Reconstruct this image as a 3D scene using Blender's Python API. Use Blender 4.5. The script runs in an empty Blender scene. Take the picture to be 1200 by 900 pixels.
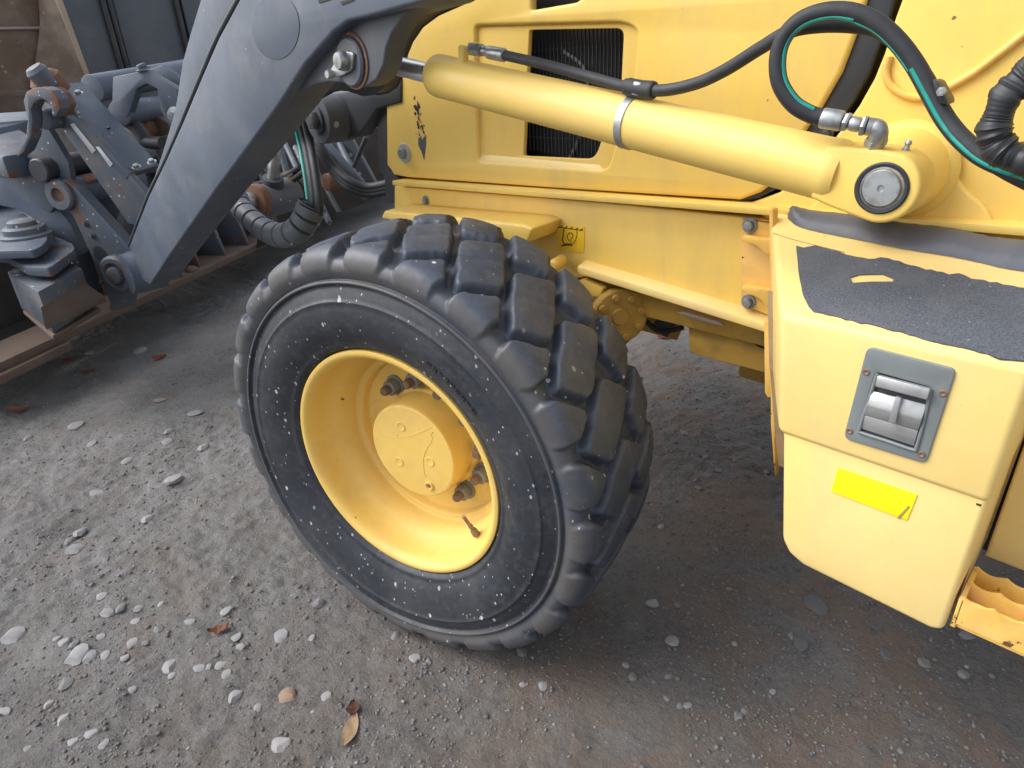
import bpy, bmesh, math, random
import numpy as np
from mathutils import Vector, Matrix, noise as mnoise
random.seed(7); rng = np.random.default_rng(11)
R = math.radians
scene = bpy.context.scene
COL = scene.collection

# ------------------------------------------------------------------ camera
FPX = 768.167
CAM = np.array([1.00498, -0.7379, 1.18455])
cr = np.array([0.7174012834, 0.6951372865, -0.0460385865])
cu = np.array([-0.2786355162, 0.3468727034, 0.8955677399])
cf = np.array([-0.6385120576, 0.6296534607, -0.4425368592])
cam = bpy.data.cameras.new('camera'); camo = bpy.data.objects.new('camera', cam); COL.objects.link(camo)
cam.sensor_width = 36; cam.lens = FPX/1200*36; cam.clip_start = .02; cam.clip_end = 3000
camo.matrix_world = Matrix(((cr[0], cu[0], -cf[0], CAM[0]), (cr[1], cu[1], -cf[1], CAM[1]), (cr[2], cu[2], -cf[2], CAM[2]), (0, 0, 0, 1)))
scene.camera = camo

# ------------------------------------------------------------------ light: overcast
SUN_EL, SUN_ROT = R(46), R(228)      # direction the light comes from
w = bpy.data.worlds.new('World'); scene.world = w; w.use_nodes = True
nt = w.node_tree; nt.nodes.clear()
sky = nt.nodes.new('ShaderNodeTexSky'); sky.sky_type = 'NISHITA'; sky.sun_disc = False
sky.sun_elevation = SUN_EL; sky.sun_rotation = SUN_ROT; sky.air_density = 1.0; sky.dust_density = 3.0; sky.ozone_density = 1.0
hs = nt.nodes.new('ShaderNodeHueSaturation'); hs.inputs['Saturation'].default_value = .42
bg = nt.nodes.new('ShaderNodeBackground'); bg.inputs['Strength'].default_value = .15
wo = nt.nodes.new('ShaderNodeOutputWorld')
nt.links.new(sky.outputs[0], hs.inputs['Color']); nt.links.new(hs.outputs[0], bg.inputs[0]); nt.links.new(bg.outputs[0], wo.inputs[0])
sl = bpy.data.lights.new('sun', 'SUN'); sl.energy = 1.25; sl.angle = R(50); sl.color = (1, .98, .95)
so = bpy.data.objects.new('sun', sl); COL.objects.link(so)
az = SUN_ROT
sdir = Vector((math.sin(az)*math.cos(SUN_EL), math.cos(az)*math.cos(SUN_EL), math.sin(SUN_EL)))
so.rotation_euler = sdir.to_track_quat('Z', 'Y').to_euler(); so.location = sdir*20
vs = scene.view_settings
vs.view_transform = 'Standard'; vs.look = 'None'; vs.exposure = 0.90; vs.gamma = 1; vs.use_curve_mapping = False

# ------------------------------------------------------------------ helpers: points
def ray(px, py): return (px-600)/FPX*cr-(py-450)/FPX*cu+cf
def on(ax, px, py, v):
    d = ray(px, py); return CAM+d*((v-CAM[ax])/d[ax])
def PX(px, py, x): return on(0, px, py, x)
def PY(px, py, y): return on(1, px, py, y)
def PZ(px, py, z): return on(2, px, py, z)
def PN(px, py, p0, n):
    d = ray(px, py); return CAM+d*(np.dot(np.array(p0)-CAM, n)/np.dot(d, n))
def pix(P):
    d = np.asarray(P)-CAM; z = d@cf; return 600+FPX*(d@cr)/z, 450-FPX*(d@cu)/z
V3 = lambda p: np.array(p, float)

# ------------------------------------------------------------------ helpers: objects
ORG = {}
def link(name, me, mats, parent=None, origin=None, smooth=35):
    """world-space mesh -> object whose origin sits at its middle"""
    n = len(me.vertices); co = np.empty(n*3, 'f'); me.vertices.foreach_get('co', co); co = co.reshape(-1, 3)
    if origin is None: origin = (co.min(0)+co.max(0))/2
    origin = V3(origin); co -= origin.astype('f'); me.vertices.foreach_set('co', co.ravel()); me.update()
    me.name = name
    for m in (mats if isinstance(mats, (list, tuple)) else [mats]): me.materials.append(m)
    if smooth:
        me.polygons.foreach_set('use_smooth', [True]*len(me.polygons)); me.set_sharp_from_angle(angle=R(smooth))
    o = bpy.data.objects.new(name, me); COL.objects.link(o)
    if parent is not None:
        o.parent = parent; o.location = Vector(origin-ORG[parent.name])
    else: o.location = Vector(origin)
    ORG[o.name] = origin
    return o
def tag(o, label=None, cat=None, group=None, kind=None):
    if label: o['label'] = label
    if cat: o['category'] = cat
    if group: o['group'] = group
    if kind: o['kind'] = kind
    return o
def empty(name, loc, parent=None):
    o = bpy.data.objects.new(name, None); COL.objects.link(o); loc = V3(loc); o.empty_display_size = .1
    if parent is not None: o.parent = parent; o.location = Vector(loc-ORG[parent.name])
    else: o.location = Vector(loc)
    ORG[o.name] = loc; return o
def mesh_from(verts, faces):
    me = bpy.data.meshes.new('m'); me.from_pydata([tuple(map(float, v)) for v in verts], [], faces); me.update(); return me
def bm_out(bm, name, mat, parent, **k):
    bmesh.ops.recalc_face_normals(bm, faces=bm.faces)
    me = bpy.data.meshes.new(name); bm.to_mesh(me); bm.free(); return link(name, me, mat, parent, **k)
def bevel(bm, off, seg=2, ang=25):
    if off <= 0: return
    es = [e for e in bm.edges if len(e.link_faces) == 2 and e.calc_face_angle(0) > R(ang)]
    bmesh.ops.bevel(bm, geom=es, offset=off, segments=seg, profile=.5, affect='EDGES', clamp_overlap=True)
def bm_prism(bm, pts, vec):
    """closed polygon of 3D points swept along vec"""
    vec = Vector(vec); a = [bm.verts.new(Vector(p)) for p in pts]; b = [bm.verts.new(Vector(p)+vec) for p in pts]
    bm.faces.new(a); bm.faces.new(b[::-1]); n = len(a)
    for i in range(n): bm.faces.new((a[i], b[i], b[(i+1) % n], a[(i+1) % n]))
def prism(name, pts, vec, mat, parent, bev=.003, seg=2, **k):
    bm = bmesh.new(); bm_prism(bm, pts, vec); bmesh.ops.recalc_face_normals(bm, faces=bm.faces)
    bevel(bm, bev, seg); return bm_out(bm, name, mat, parent, **k)
def rnd(pts, rad, seg=5):
    """round the corners of a 2D polygon; rad a number or a list"""
    n = len(pts); out = []
    for i in range(n):
        r = rad[i] if isinstance(rad, (list, tuple)) else rad
        p = V3(pts[i]); a = V3(pts[i-1])-p; b = V3(pts[(i+1) % n])-p; la, lb = np.linalg.norm(a), np.linalg.norm(b)
        if r <= 0: out.append(tuple(p)); continue
        a /= la; b /= lb; d = min(r, la*.48, lb*.48)
        for k in range(seg+1):
            t = k/seg; q = (1-t)**2*(p+a*d)+2*t*(1-t)*p+t*t*(p+b*d); out.append(tuple(q))
    return out
def plate(name, outer, y, thick, mat, parent, holes=(), bev=.003, lift=None, **k):
    """sheet facing the camera side (-Y) at plane y; outlines given as pixels or (x,z) when lift='xz'"""
    cv = bpy.data.curves.new('c', 'CURVE'); cv.dimensions = '2D'; cv.fill_mode = 'BOTH'; cv.extrude = max(thick/2-bev, .0003)
    cv.bevel_depth = bev; cv.bevel_resolution = 2; cv.offset = -bev
    for pl in [outer]+list(holes):
        q = [(p[0], p[1]) for p in pl] if lift == 'xz' else [tuple(PY(p[0], p[1], y)[[0, 2]]) for p in pl]
        s = cv.splines.new('POLY'); s.points.add(len(q)-1); s.use_cyclic_u = True
        for i, p in enumerate(q): s.points[i].co = (p[0], p[1], 0, 1)
    t = bpy.data.objects.new('t', cv); COL.objects.link(t)
    dg = bpy.context.evaluated_depsgraph_get(); me = bpy.data.meshes.new_from_object(t.evaluated_get(dg)); bpy.data.objects.remove(t); bpy.data.curves.remove(cv)
    n = len(me.vertices); co = np.empty(n*3, 'f'); me.vertices.foreach_get('co', co); co = co.reshape(-1, 3)
    new = np.stack([co[:, 0], y+thick/2-co[:, 2], co[:, 1]], 1); me.vertices.foreach_set('co', new.ravel()); me.update()
    me.materials.clear()
    bm = bmesh.new(); bm.from_mesh(me); bmesh.ops.remove_doubles(bm, verts=bm.verts, dist=1e-5); me_ = bm
    return bm_out(bm, name, mat, parent, **k)
def frame_of(ax):
    ax = Vector(ax).normalized(); a = Vector((0, 0, 1)).cross(ax)
    if a.length < 1e-3: a = Vector((1, 0, 0))
    a.normalize(); b = ax.cross(a); return a, b, ax
def bm_lathe(bm, o, ax, prof, n=32, sx=1, closed=False):
    """prof = [(radius, height along axis)]"""
    a, b, c = frame_of(ax); o = Vector(o); rings = []
    for r, h in prof:
        if r <= 1e-6: rings.append([bm.verts.new(o+c*h)])
        else: rings.append([bm.verts.new(o+c*h+(a*math.cos(2*math.pi*i/n)*sx+b*math.sin(2*math.pi*i/n))*r) for i in range(n)])
    for p, q in zip(rings, rings[1:]):
        if len(p) == 1 and len(q) == 1: continue
        for i in range(n):
            j = (i+1) % n
            if len(p) == 1: bm.faces.new((p[0], q[j], q[i]))
            elif len(q) == 1: bm.faces.new((p[i], p[j], q[0]))
            else: bm.faces.new((p[i], p[j], q[j], q[i]))
def lathe(name, o, ax, prof, mat, parent, n=32, **k):
    bm = bmesh.new(); bm_lathe(bm, o, ax, prof, n); return bm_out(bm, name, mat, parent, **k)
def cyl_prof(r, h0, h1, b=.003): return [(0, h0), (r-b, h0), (r-b*.3, h0+b*.3), (r, h0+b), (r, h1-b), (r-b*.3, h1-b*.3), (r-b, h1), (0, h1)]
def cyl(name, p, q, r, mat, parent, n=28, b=.003, **k):
    p, q = Vector(p), Vector(q); return lathe(name, p, q-p, cyl_prof(r, 0, (q-p).length, b), mat, parent, n, **k)
def spline(pts, n=10):
    P = [V3(p) for p in pts]; P = [2*P[0]-P[1]]+P+[2*P[-1]-P[-2]]; out = []
    for i in range(1, len(P)-2):
        for k in range(n):
            t = k/n; a, b, c, d = P[i-1], P[i], P[i+1], P[i+2]
            out.append(.5*((2*b)+(-a+c)*t+(2*a-5*b+4*c-d)*t*t+(-a+3*b-3*c+d)*t**3))
    out.append(P[-2]); return out
def bm_tube(bm, path, rad, n=12, cap=True):
    """rad number or callable(i, total)"""
    path = [Vector(p) for p in path]; N = len(path); up = None; rings = []
    for i, p in enumerate(path):
        t = (path[min(i+1, N-1)]-path[max(i-1, 0)]).normalized()
        if up is None:
            up = Vector((0, 0, 1)) if abs(t.z) < .9 else Vector((1, 0, 0))
        up = (up-t*up.dot(t)).normalized(); s = t.cross(up)
        r = rad(i, N) if callable(rad) else rad
        rings.append([bm.verts.new(p+(up*math.cos(2*math.pi*k/n)+s*math.sin(2*math.pi*k/n))*r) for k in range(n)])
    for a, b in zip(rings, rings[1:]):
        for k in range(n): bm.faces.new((a[k], a[(k+1) % n], b[(k+1) % n], b[k]))
    if cap: bm.faces.new(rings[0][::-1]); bm.faces.new(rings[-1])
def tube(name, pts, rad, mat, parent, n=14, sp=10, **k):
    bm = bmesh.new(); bm_tube(bm, spline(pts, sp) if sp else pts, rad, n); return bm_out(bm, name, mat, parent, smooth=k.pop('smooth', 50), **k)
def box(name, p0, p1, mat, parent, bev=.003, **k):
    (x0, y0, z0), (x1, y1, z1) = p0, p1
    return prism(name, [(x0, y0, z0), (x1, y0, z0), (x1, y0, z1), (x0, y0, z1)], (0, y1-y0, 0), mat, parent, bev, **k)
def slab(name, pts, t, mat, parent, bev=.003, **k):
    """polygon in space given thickness t along its own normal, away from the camera"""
    p = [Vector(q) for q in pts]; nn = Vector((0, 0, 0))
    for i in range(len(p)): nn += p[i].cross(p[(i+1) % len(p)])
    nn.normalize(); c = sum(p, Vector())/len(p)
    if nn.dot(Vector(CAM)-c) > 0: nn = -nn
    return prism(name, [tuple(q) for q in p], nn*t, mat, parent, bev, **k)
def hexbolt(name, c, ax, r, h, mat, parent, washer=True, wm=None, rot=0):
    """hexagon head with washer, at c, pointing along ax"""
    bm = bmesh.new(); a, b, x = frame_of(ax); c = Vector(c)
    if washer: bm_lathe(bm, c, ax, [(0, 0), (r*1.45, 0), (r*1.5, h*.08), (r*1.45, h*.2), (0, h*.2)], 24)
    o = c+x*h*.2; pts = [o+(a*math.cos(R(60*i)+rot)+b*math.sin(R(60*i)+rot))*r for i in range(6)]
    pb = bmesh.new(); bm_prism(pb, pts, x*h*.8); bmesh.ops.recalc_face_normals(pb, faces=pb.faces); bevel(pb, r*.1, 1)
    tm = bpy.data.meshes.new('t'); pb.to_mesh(tm); pb.free(); bm.from_mesh(tm); bpy.data.meshes.remove(tm)
    bm_lathe(bm, c+x*h, ax, [(r*.62, 0), (r*.55, h*.06), (0, h*.06)], 16)
    return bm_out(bm, name, mat, parent)

# ------------------------------------------------------------------ materials
def nodes_mat(name):
    m = bpy.data.materials.new(name); m.use_nodes = True; n = m.node_tree; n.nodes.clear()
    out = n.nodes.new('ShaderNodeOutputMaterial'); b = n.nodes.new('ShaderNodeBsdfPrincipled'); n.links.new(b.outputs[0], out.inputs[0]); return m, n, b
def N(n, t, **k):
    x = n.nodes.new(t)
    for a, v in k.items():
        if a.startswith('i_'): x.inputs[a[2:].replace('_', ' ')].default_value = v
        else: setattr(x, a, v)
    return x
def noise_fac(n, scale, lo, hi, detail=6, rough=.55, vec=None, dist=0):
    t = N(n, 'ShaderNodeTexNoise'); t.inputs['Scale'].default_value = scale; t.inputs['Detail'].default_value = detail; t.inputs['Roughness'].default_value = rough; t.inputs['Distortion'].default_value = dist
    if vec is not None: n.links.new(vec, t.inputs['Vector'])
    r = N(n, 'ShaderNodeMapRange'); r.inputs['From Min'].default_value = lo; r.inputs['From Max'].default_value = hi; r.clamp = True
    n.links.new(t.outputs['Fac'], r.inputs['Value']); return r.outputs[0]
def mixc(n, fac, a, b):
    m = N(n, 'ShaderNodeMix', data_type='RGBA'); m.clamp_factor = True
    if isinstance(fac, (int, float)): m.inputs[0].default_value = fac
    else: n.links.new(fac, m.inputs[0])
    for i, v in ((6, a), (7, b)):
        if isinstance(v, tuple): m.inputs[i].default_value = (*v, 1) if len(v) == 3 else v
        else: n.links.new(v, m.inputs[i])
    return m.outputs[2]
def mul(n, a, b, op='MULTIPLY'):
    m = N(n, 'ShaderNodeMath', operation=op)
    for i, v in enumerate((a, b)):
        if isinstance(v, (int, float)): m.inputs[i].default_value = v
        else: n.links.new(v, m.inputs[i])
    return m.outputs[0]
def specks(n, scale, size, vec, keep=.25):
    """small round spots at a random subset of cells"""
    v = N(n, 'ShaderNodeTexVoronoi', feature='F1'); v.inputs['Scale'].default_value = scale; n.links.new(vec, v.inputs['Vector'])
    s = N(n, 'ShaderNodeSeparateColor'); n.links.new(v.outputs['Color'], s.inputs[0])
    thr = mul(n, s.outputs[1], size)
    a = mul(n, v.outputs['Distance'], thr, 'LESS_THAN'); b = mul(n, s.outputs[0], keep, 'LESS_THAN'); return mul(n, a, b)
def paint(name, base, var=.12, rough=.45, dirt=None, dirt_amt=.4, dirt_scale=6, speck=None, chips=None, bump=.15, coat=0., metal=0., streak=0., fade=None, fade_scale=2.2):
    m, n, b = nodes_mat(name); tc = N(n, 'ShaderNodeNewGeometry'); vec = tc.outputs['Position']
    c = mixc(n, noise_fac(n, 2.3, .3, .7, vec=vec), tuple(x*(1-var) for x in base), tuple(min(1, x*(1+var)) for x in base))
    c = mixc(n, mul(n, noise_fac(n, 38, .35, .75, 8, .7, vec), .35), c, tuple(x*.85 for x in base))
    if fade: c = mixc(n, mul(n, noise_fac(n, fade_scale, .4, .68, 7, .6, vec), .7), c, fade)
    if dirt:
        mp = N(n, 'ShaderNodeMapping'); mp.inputs['Scale'].default_value = (1, 1, .22 if streak else 1); n.links.new(vec, mp.inputs[0])
        f = mul(n, noise_fac(n, dirt_scale, .48, .72, 9, .65, mp.outputs[0], .3), dirt_amt); c = mixc(n, f, c, dirt)
    if chips:
        f = noise_fac(n, chips[1], chips[2], chips[2]+.015, 9, .62, vec); c = mixc(n, f, c, chips[0])
    if speck:
        f = specks(n, speck[1], speck[2], vec, speck[3]); c = mixc(n, mul(n, f, speck[4] if len(speck) > 4 else .9), c, speck[0])
    n.links.new(c, b.inputs['Base Color'])
    r = N(n, 'ShaderNodeMapRange'); n.links.new(noise_fac(n, 9, .3, .7, 8, .6, vec), r.inputs['Value']); r.inputs['To Min'].default_value = max(.05, rough-.1); r.inputs['To Max'].default_value = min(1, rough+.12); n.links.new(r.outputs[0], b.inputs['Roughness'])
    b.inputs['Metallic'].default_value = metal; b.inputs['Coat Weight'].default_value = coat; b.inputs['Coat Roughness'].default_value = .25
    bp = N(n, 'ShaderNodeBump'); bp.inputs['Strength'].default_value = bump; bp.inputs['Distance'].default_value = .002
    t = N(n, 'ShaderNodeTexNoise'); t.inputs['Scale'].default_value = 60; t.inputs['Detail'].default_value = 8; n.links.new(vec, t.inputs['Vector'])
    n.links.new(t.outputs['Fac'], bp.inputs['Height']); n.links.new(bp.outputs[0], b.inputs['Normal']); return m
BROWN = (.16, .10, .06); RUST = (.19, .075, .03); DUST = (.24, .20, .16)
YEL = (.81, .555, .115)
yellow = paint('yellow_paint', YEL, .04, .50, (.50, .37, .18), .32, 11, streak=1, chips=(BROWN, 30, .715), fade=(.84, .585, .17), bump=.10)
yellow_pale = paint('pale_yellow_paint', (.84, .625, .215), .03, .50, (.60, .47, .27), .30, 10, streak=1, chips=(BROWN, 30, .725), fade=(.87, .67, .30), bump=.09)  # paler yellow than the main paint
yellow_tube = paint('yellow_tube_paint', (.82, .570, .14), .03, .48, (.78, .58, .32), .12, 4, chips=(BROWN, 22, .76), fade=(.85, .60, .19), bump=.05)
yellow_worn = paint('worn_yellow_paint', (.78, .48, .09), .08, .55, (.30, .17, .07), .4, 12, chips=((.12, .06, .03), 30, .64), fade=(.82, .5, .2), fade_scale=14, bump=.25)
yellow_rim = paint('yellow_rim_paint', (.81, .540, .125), .05, .48, (.50, .32, .13), .35, 9, chips=((.09, .04, .02), 36, .685), fade=(.85, .60, .19), bump=.14)
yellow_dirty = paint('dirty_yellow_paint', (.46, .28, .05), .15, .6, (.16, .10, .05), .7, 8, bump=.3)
dirty_edge = paint('dirty_brown_edge', (.36, .25, .13), .2, .7, (.14, .09, .05), .7, 20, bump=.3)
grey = paint('grey_blue_paint', (.078, .098, .134), .12, .50, (.19, .19, .19), .35, 7, speck=((.5, .52, .55), 78, .30, .06), bump=.15, fade=(.115, .142, .185))
grey_dirty = paint('dirty_grey_paint', (.088, .108, .138), .15, .55, (.21, .16, .12), .6, 9, speck=((.5, .51, .52), 62, .3, .16), chips=(RUST, 14, .61), bump=.35)
grey_plain = paint('grey_panel_paint', (.085, .095, .11), .12, .5, (.16, .16, .15), .4, 5, speck=((.4, .4, .4), 22, .25, .2), bump=.15)
patch_grey = paint('round_patch_grey', (.070, .088, .120), .05, .55, bump=.05)
grey_dark = paint('dark_grey_steel', (.040, .045, .055), .2, .55, (.13, .10, .08), .45, 9, bump=.3)
black = paint('black_paint', (.022, .024, .028), .2, .45, (.08, .075, .07), .4, 8, bump=.15)
void = paint('dark_interior', (.010, .010, .012), .3, .7)  # near-black in place of the shade inside openings
rust = paint('rusty_steel', (.17, .085, .05), .3, .8, (.09, .05, .035), .8, 14, chips=((.24, .13, .08), 25, .6), bump=.6)
rust_light = paint('muddy_rust', (.135, .095, .072), .25, .85, (.11, .07, .05), .7, 9, bump=.6)
worn_brown = paint('worn_bucket_steel', (.16, .105, .07), .2, .6, (.30, .24, .19), .8, 3.5, speck=((.35, .3, .22), 30, .25, .2), bump=.3)
shade_steel = paint('shaded_grimy_steel', (.040, .034, .030), .3, .75, (.10, .06, .04), .5, 6, bump=.5)  # dirty steel with the deep shade around it put into the colour
chrome = paint('chrome_rod', (.80, .81, .83), .03, .30, bump=.02, metal=.85)
zinc = paint('zinc_steel', (.40, .42, .43), .15, .40, (.12, .10, .085), .75, 42, bump=.25, metal=.75)
bolt_m = paint('grey_bolt', (.25, .27, .28), .1, .45, (.14, .11, .09), .4, 40, bump=.2, metal=.3)
stud_m = paint('rusty_stud', (.23, .16, .12), .2, .55, (.1, .06, .04), .7, 60, bump=.3, metal=.3)
plastic = paint('grey_worn_plate', (.20, .225, .23), .08, .5, (.32, .32, .30), .3, 14, bump=.15, metal=.15)
latch_m = paint('latch_metal', (.46, .47, .48), .1, .36, (.25, .23, .2), .5, 25, bump=.3, metal=.6)
rubber_hose = paint('hose_rubber', (.022, .024, .028), .15, .62, (.09, .085, .08), .35, 18, bump=.3)
teal = paint('teal_stripe', (.01, .30, .25), .1, .5, (.02, .05, .05), .6, 60)
foam = paint('worn_rubber_strip', (.085, .095, .12), .12, .5, (.15, .14, .14), .5, 8, bump=.35)
sticker_y = paint('bright_yellow_sticker', (.90, .82, .01), .02, .4, bump=.25)
label_y = paint('label_yellow', (.84, .53, .03), .02, .4, bump=.02)
ink = paint('black_ink', (.015, .015, .015), .02, .5)
silver = paint('silver_label', (.62, .64, .66), .1, .3, metal=.2)
lamp_col = paint('pale_zinc_washer', (.38, .38, .38), .2, .8, (.22, .2, .18), .5, 30, bump=.5)
def antislip():
    m, n, b = nodes_mat('antislip_mat'); g = N(n, 'ShaderNodeNewGeometry'); v = g.outputs['Position']
    c = mixc(n, noise_fac(n, 420, .35, .7, 3, .6, v), (.045, .055, .075), (.12, .135, .165))
    c = mixc(n, mul(n, noise_fac(n, 9, .45, .7, 6, .6, v), .5), c, (.15, .16, .18))
    c = mixc(n, specks(n, 230, .28, v, .05), c, (.38, .38, .37)); n.links.new(c, b.inputs[0]); b.inputs['Roughness'].default_value = .8
    bp = N(n, 'ShaderNodeBump'); bp.inputs['Strength'].default_value = .8; bp.inputs['Distance'].default_value = .002
    t = N(n, 'ShaderNodeTexNoise'); t.inputs['Scale'].default_value = 500; n.links.new(v, t.inputs['Vector']); n.links.new(t.outputs[0], bp.inputs['Height']); n.links.new(bp.outputs[0], b.inputs['Normal']); return m
mat_slip = antislip()
def tyre_mat(name, base, dusty, spk, dirt_lo=.45, shoulder=None):
    m, n, b = nodes_mat(name); g = N(n, 'ShaderNodeNewGeometry'); v = g.outputs['Position']
    c = mixc(n, noise_fac(n, 7, .3, .7, 8, .6, v), tuple(x*.8 for x in base), tuple(x*1.25 for x in base))
    c = mixc(n, mul(n, noise_fac(n, 4, dirt_lo, .72, 9, .65, v), .6), c, dusty)
    c = mixc(n, mul(n, noise_fac(n, 55, .5, .75, 9, .7, v), .5), c, tuple(x*1.2 for x in dusty))
    if shoulder:
        dn = N(n, 'ShaderNodeVectorMath', operation='DOT_PRODUCT'); n.links.new(v, dn.inputs[0]); dn.inputs[1].default_value = (math.sin(.22914), -math.cos(.22914), 0)
        mr = N(n, 'ShaderNodeMapRange'); n.links.new(mul(n, dn.outputs['Value'], mul(n, noise_fac(n, 9, .3, .7, 5, .6, v), .022), 'ADD'), mr.inputs['Value']); mr.inputs['From Min'].default_value = .152; mr.inputs['From Max'].default_value = .170
        c = mixc(n, mul(n, mr.outputs[0], .75), c, shoulder)
    if spk:
        mp = N(n, 'ShaderNodeMapping'); mp.inputs['Rotation'].default_value = (.3, .5, .2); mp.inputs['Scale'].default_value = (1, 1, .62); n.links.new(v, mp.inputs[0])
        cl = noise_fac(n, 6, .38, .56, 3, .5, v)
        f = mul(n, specks(n, 85, .36, mp.outputs[0], spk), cl); c = mixc(n, f, c, (.48, .49, .5))
        f = specks(n, 170, .34, mp.outputs[0], spk*1.1); c = mixc(n, f, c, (.34, .35, .36))
    n.links.new(c, b.inputs[0])
    r = N(n, 'ShaderNodeMapRange'); n.links.new(noise_fac(n, 12, .3, .7, 6, .6, v), r.inputs['Value']); r.inputs['To Min'].default_value = .42; r.inputs['To Max'].default_value = .66; n.links.new(r.outputs[0], b.inputs['Roughness'])
    bp = N(n, 'ShaderNodeBump'); bp.inputs['Strength'].default_value = .35; bp.inputs['Distance'].default_value = .003
    t = N(n, 'ShaderNodeTexNoise'); t.inputs['Scale'].default_value = 45; t.inputs['Detail'].default_value = 10; n.links.new(v, t.inputs['Vector']); n.links.new(t.outputs[0], bp.inputs['Height']); n.links.new(bp.outputs[0], b.inputs['Normal']); return m
tyre_tread = tyre_mat('tyre_tread_rubber', (.040, .051, .076), (.098, .104, .116), .03, shoulder=(.095, .088, .082))
tyre_side = tyre_mat('tyre_sidewall_rubber', (.021, .025, .034), (.080, .080, .082), .13, .46)

# ================================================================== ground
GZ = 0.0
def vnoise(x, y, s, seed=0):
    x = x*s+seed*17.3; y = y*s+seed*9.1; xi = np.floor(x).astype(int); yi = np.floor(y).astype(int); fx = x-xi; fy = y-yi
    fx = fx*fx*(3-2*fx); fy = fy*fy*(3-2*fy)
    def h(a, b):
        k = (a*374761393+b*668265263+seed*1442695) & 0xffffffff; k = ((k ^ (k >> 13))*1274126177) & 0xffffffff; return ((k ^ (k >> 16)) & 0xffff)/65535.
    return (h(xi, yi)*(1-fx)+h(xi+1, yi)*fx)*(1-fy)+(h(xi, yi+1)*(1-fx)+h(xi+1, yi+1)*fx)*fy
def ground_h(x, y):
    z = (vnoise(x, y, 1.6, 1)-.5)*.030+(vnoise(x, y, 4.5, 2)-.5)*.016+(vnoise(x, y, 13, 3)-.5)*.009
    rgh = np.clip((vnoise(x, y, 2.6, 8)-.35)*2.6, .15, 1)
    z += ((vnoise(x, y, 30, 4)-.5)*.011+(vnoise(x, y, 62, 5)-.5)*.0085)*rgh
    # the tyre presses its own flat bed
    d = np.hypot((x-.0)/.22, (y-.0)/.22); z = z*np.clip(d-.3, 0.1, 1)
    z -= .012*np.exp(-d*d)*0
    far = np.clip((np.hypot(x, y)-7)/6, 0, 1); return z*(1-far)
def axis_coords(a, b, step, far):
    core = np.arange(a, b+step/2, step); ext = []; d = step; c = 0
    while c < far: d *= 1.35; c += d; ext.append(c)
    ext = np.array(ext); return np.concatenate([core[0]-ext[::-1], core, core[-1]+ext])
gx = axis_coords(-2.9, 1.4, .0075, 500); gy = axis_coords(-1.4, 1.5, .0075, 500)
X, Y = np.meshgrid(gx, gy); Zg = ground_h(X, Y); nx, ny = len(gx), len(gy)
me = bpy.data.meshes.new('ground'); vv = np.stack([X.ravel(), Y.ravel(), Zg.ravel()], 1)
i0 = (np.arange(ny-1)[:, None]*nx+np.arange(nx-1)[None]).ravel(); ff = np.stack([i0, i0+1, i0+1+nx, i0+nx], 1)
me.vertices.add(len(vv)); me.vertices.foreach_set('co', vv.ravel().astype('f')); me.loops.add(ff.size); me.loops.foreach_set('vertex_index', ff.ravel().astype('i'))
me.polygons.add(len(ff)); me.polygons.foreach_set('loop_start', (np.arange(len(ff))*4).astype('i')); me.update(calc_edges=True)
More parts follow.
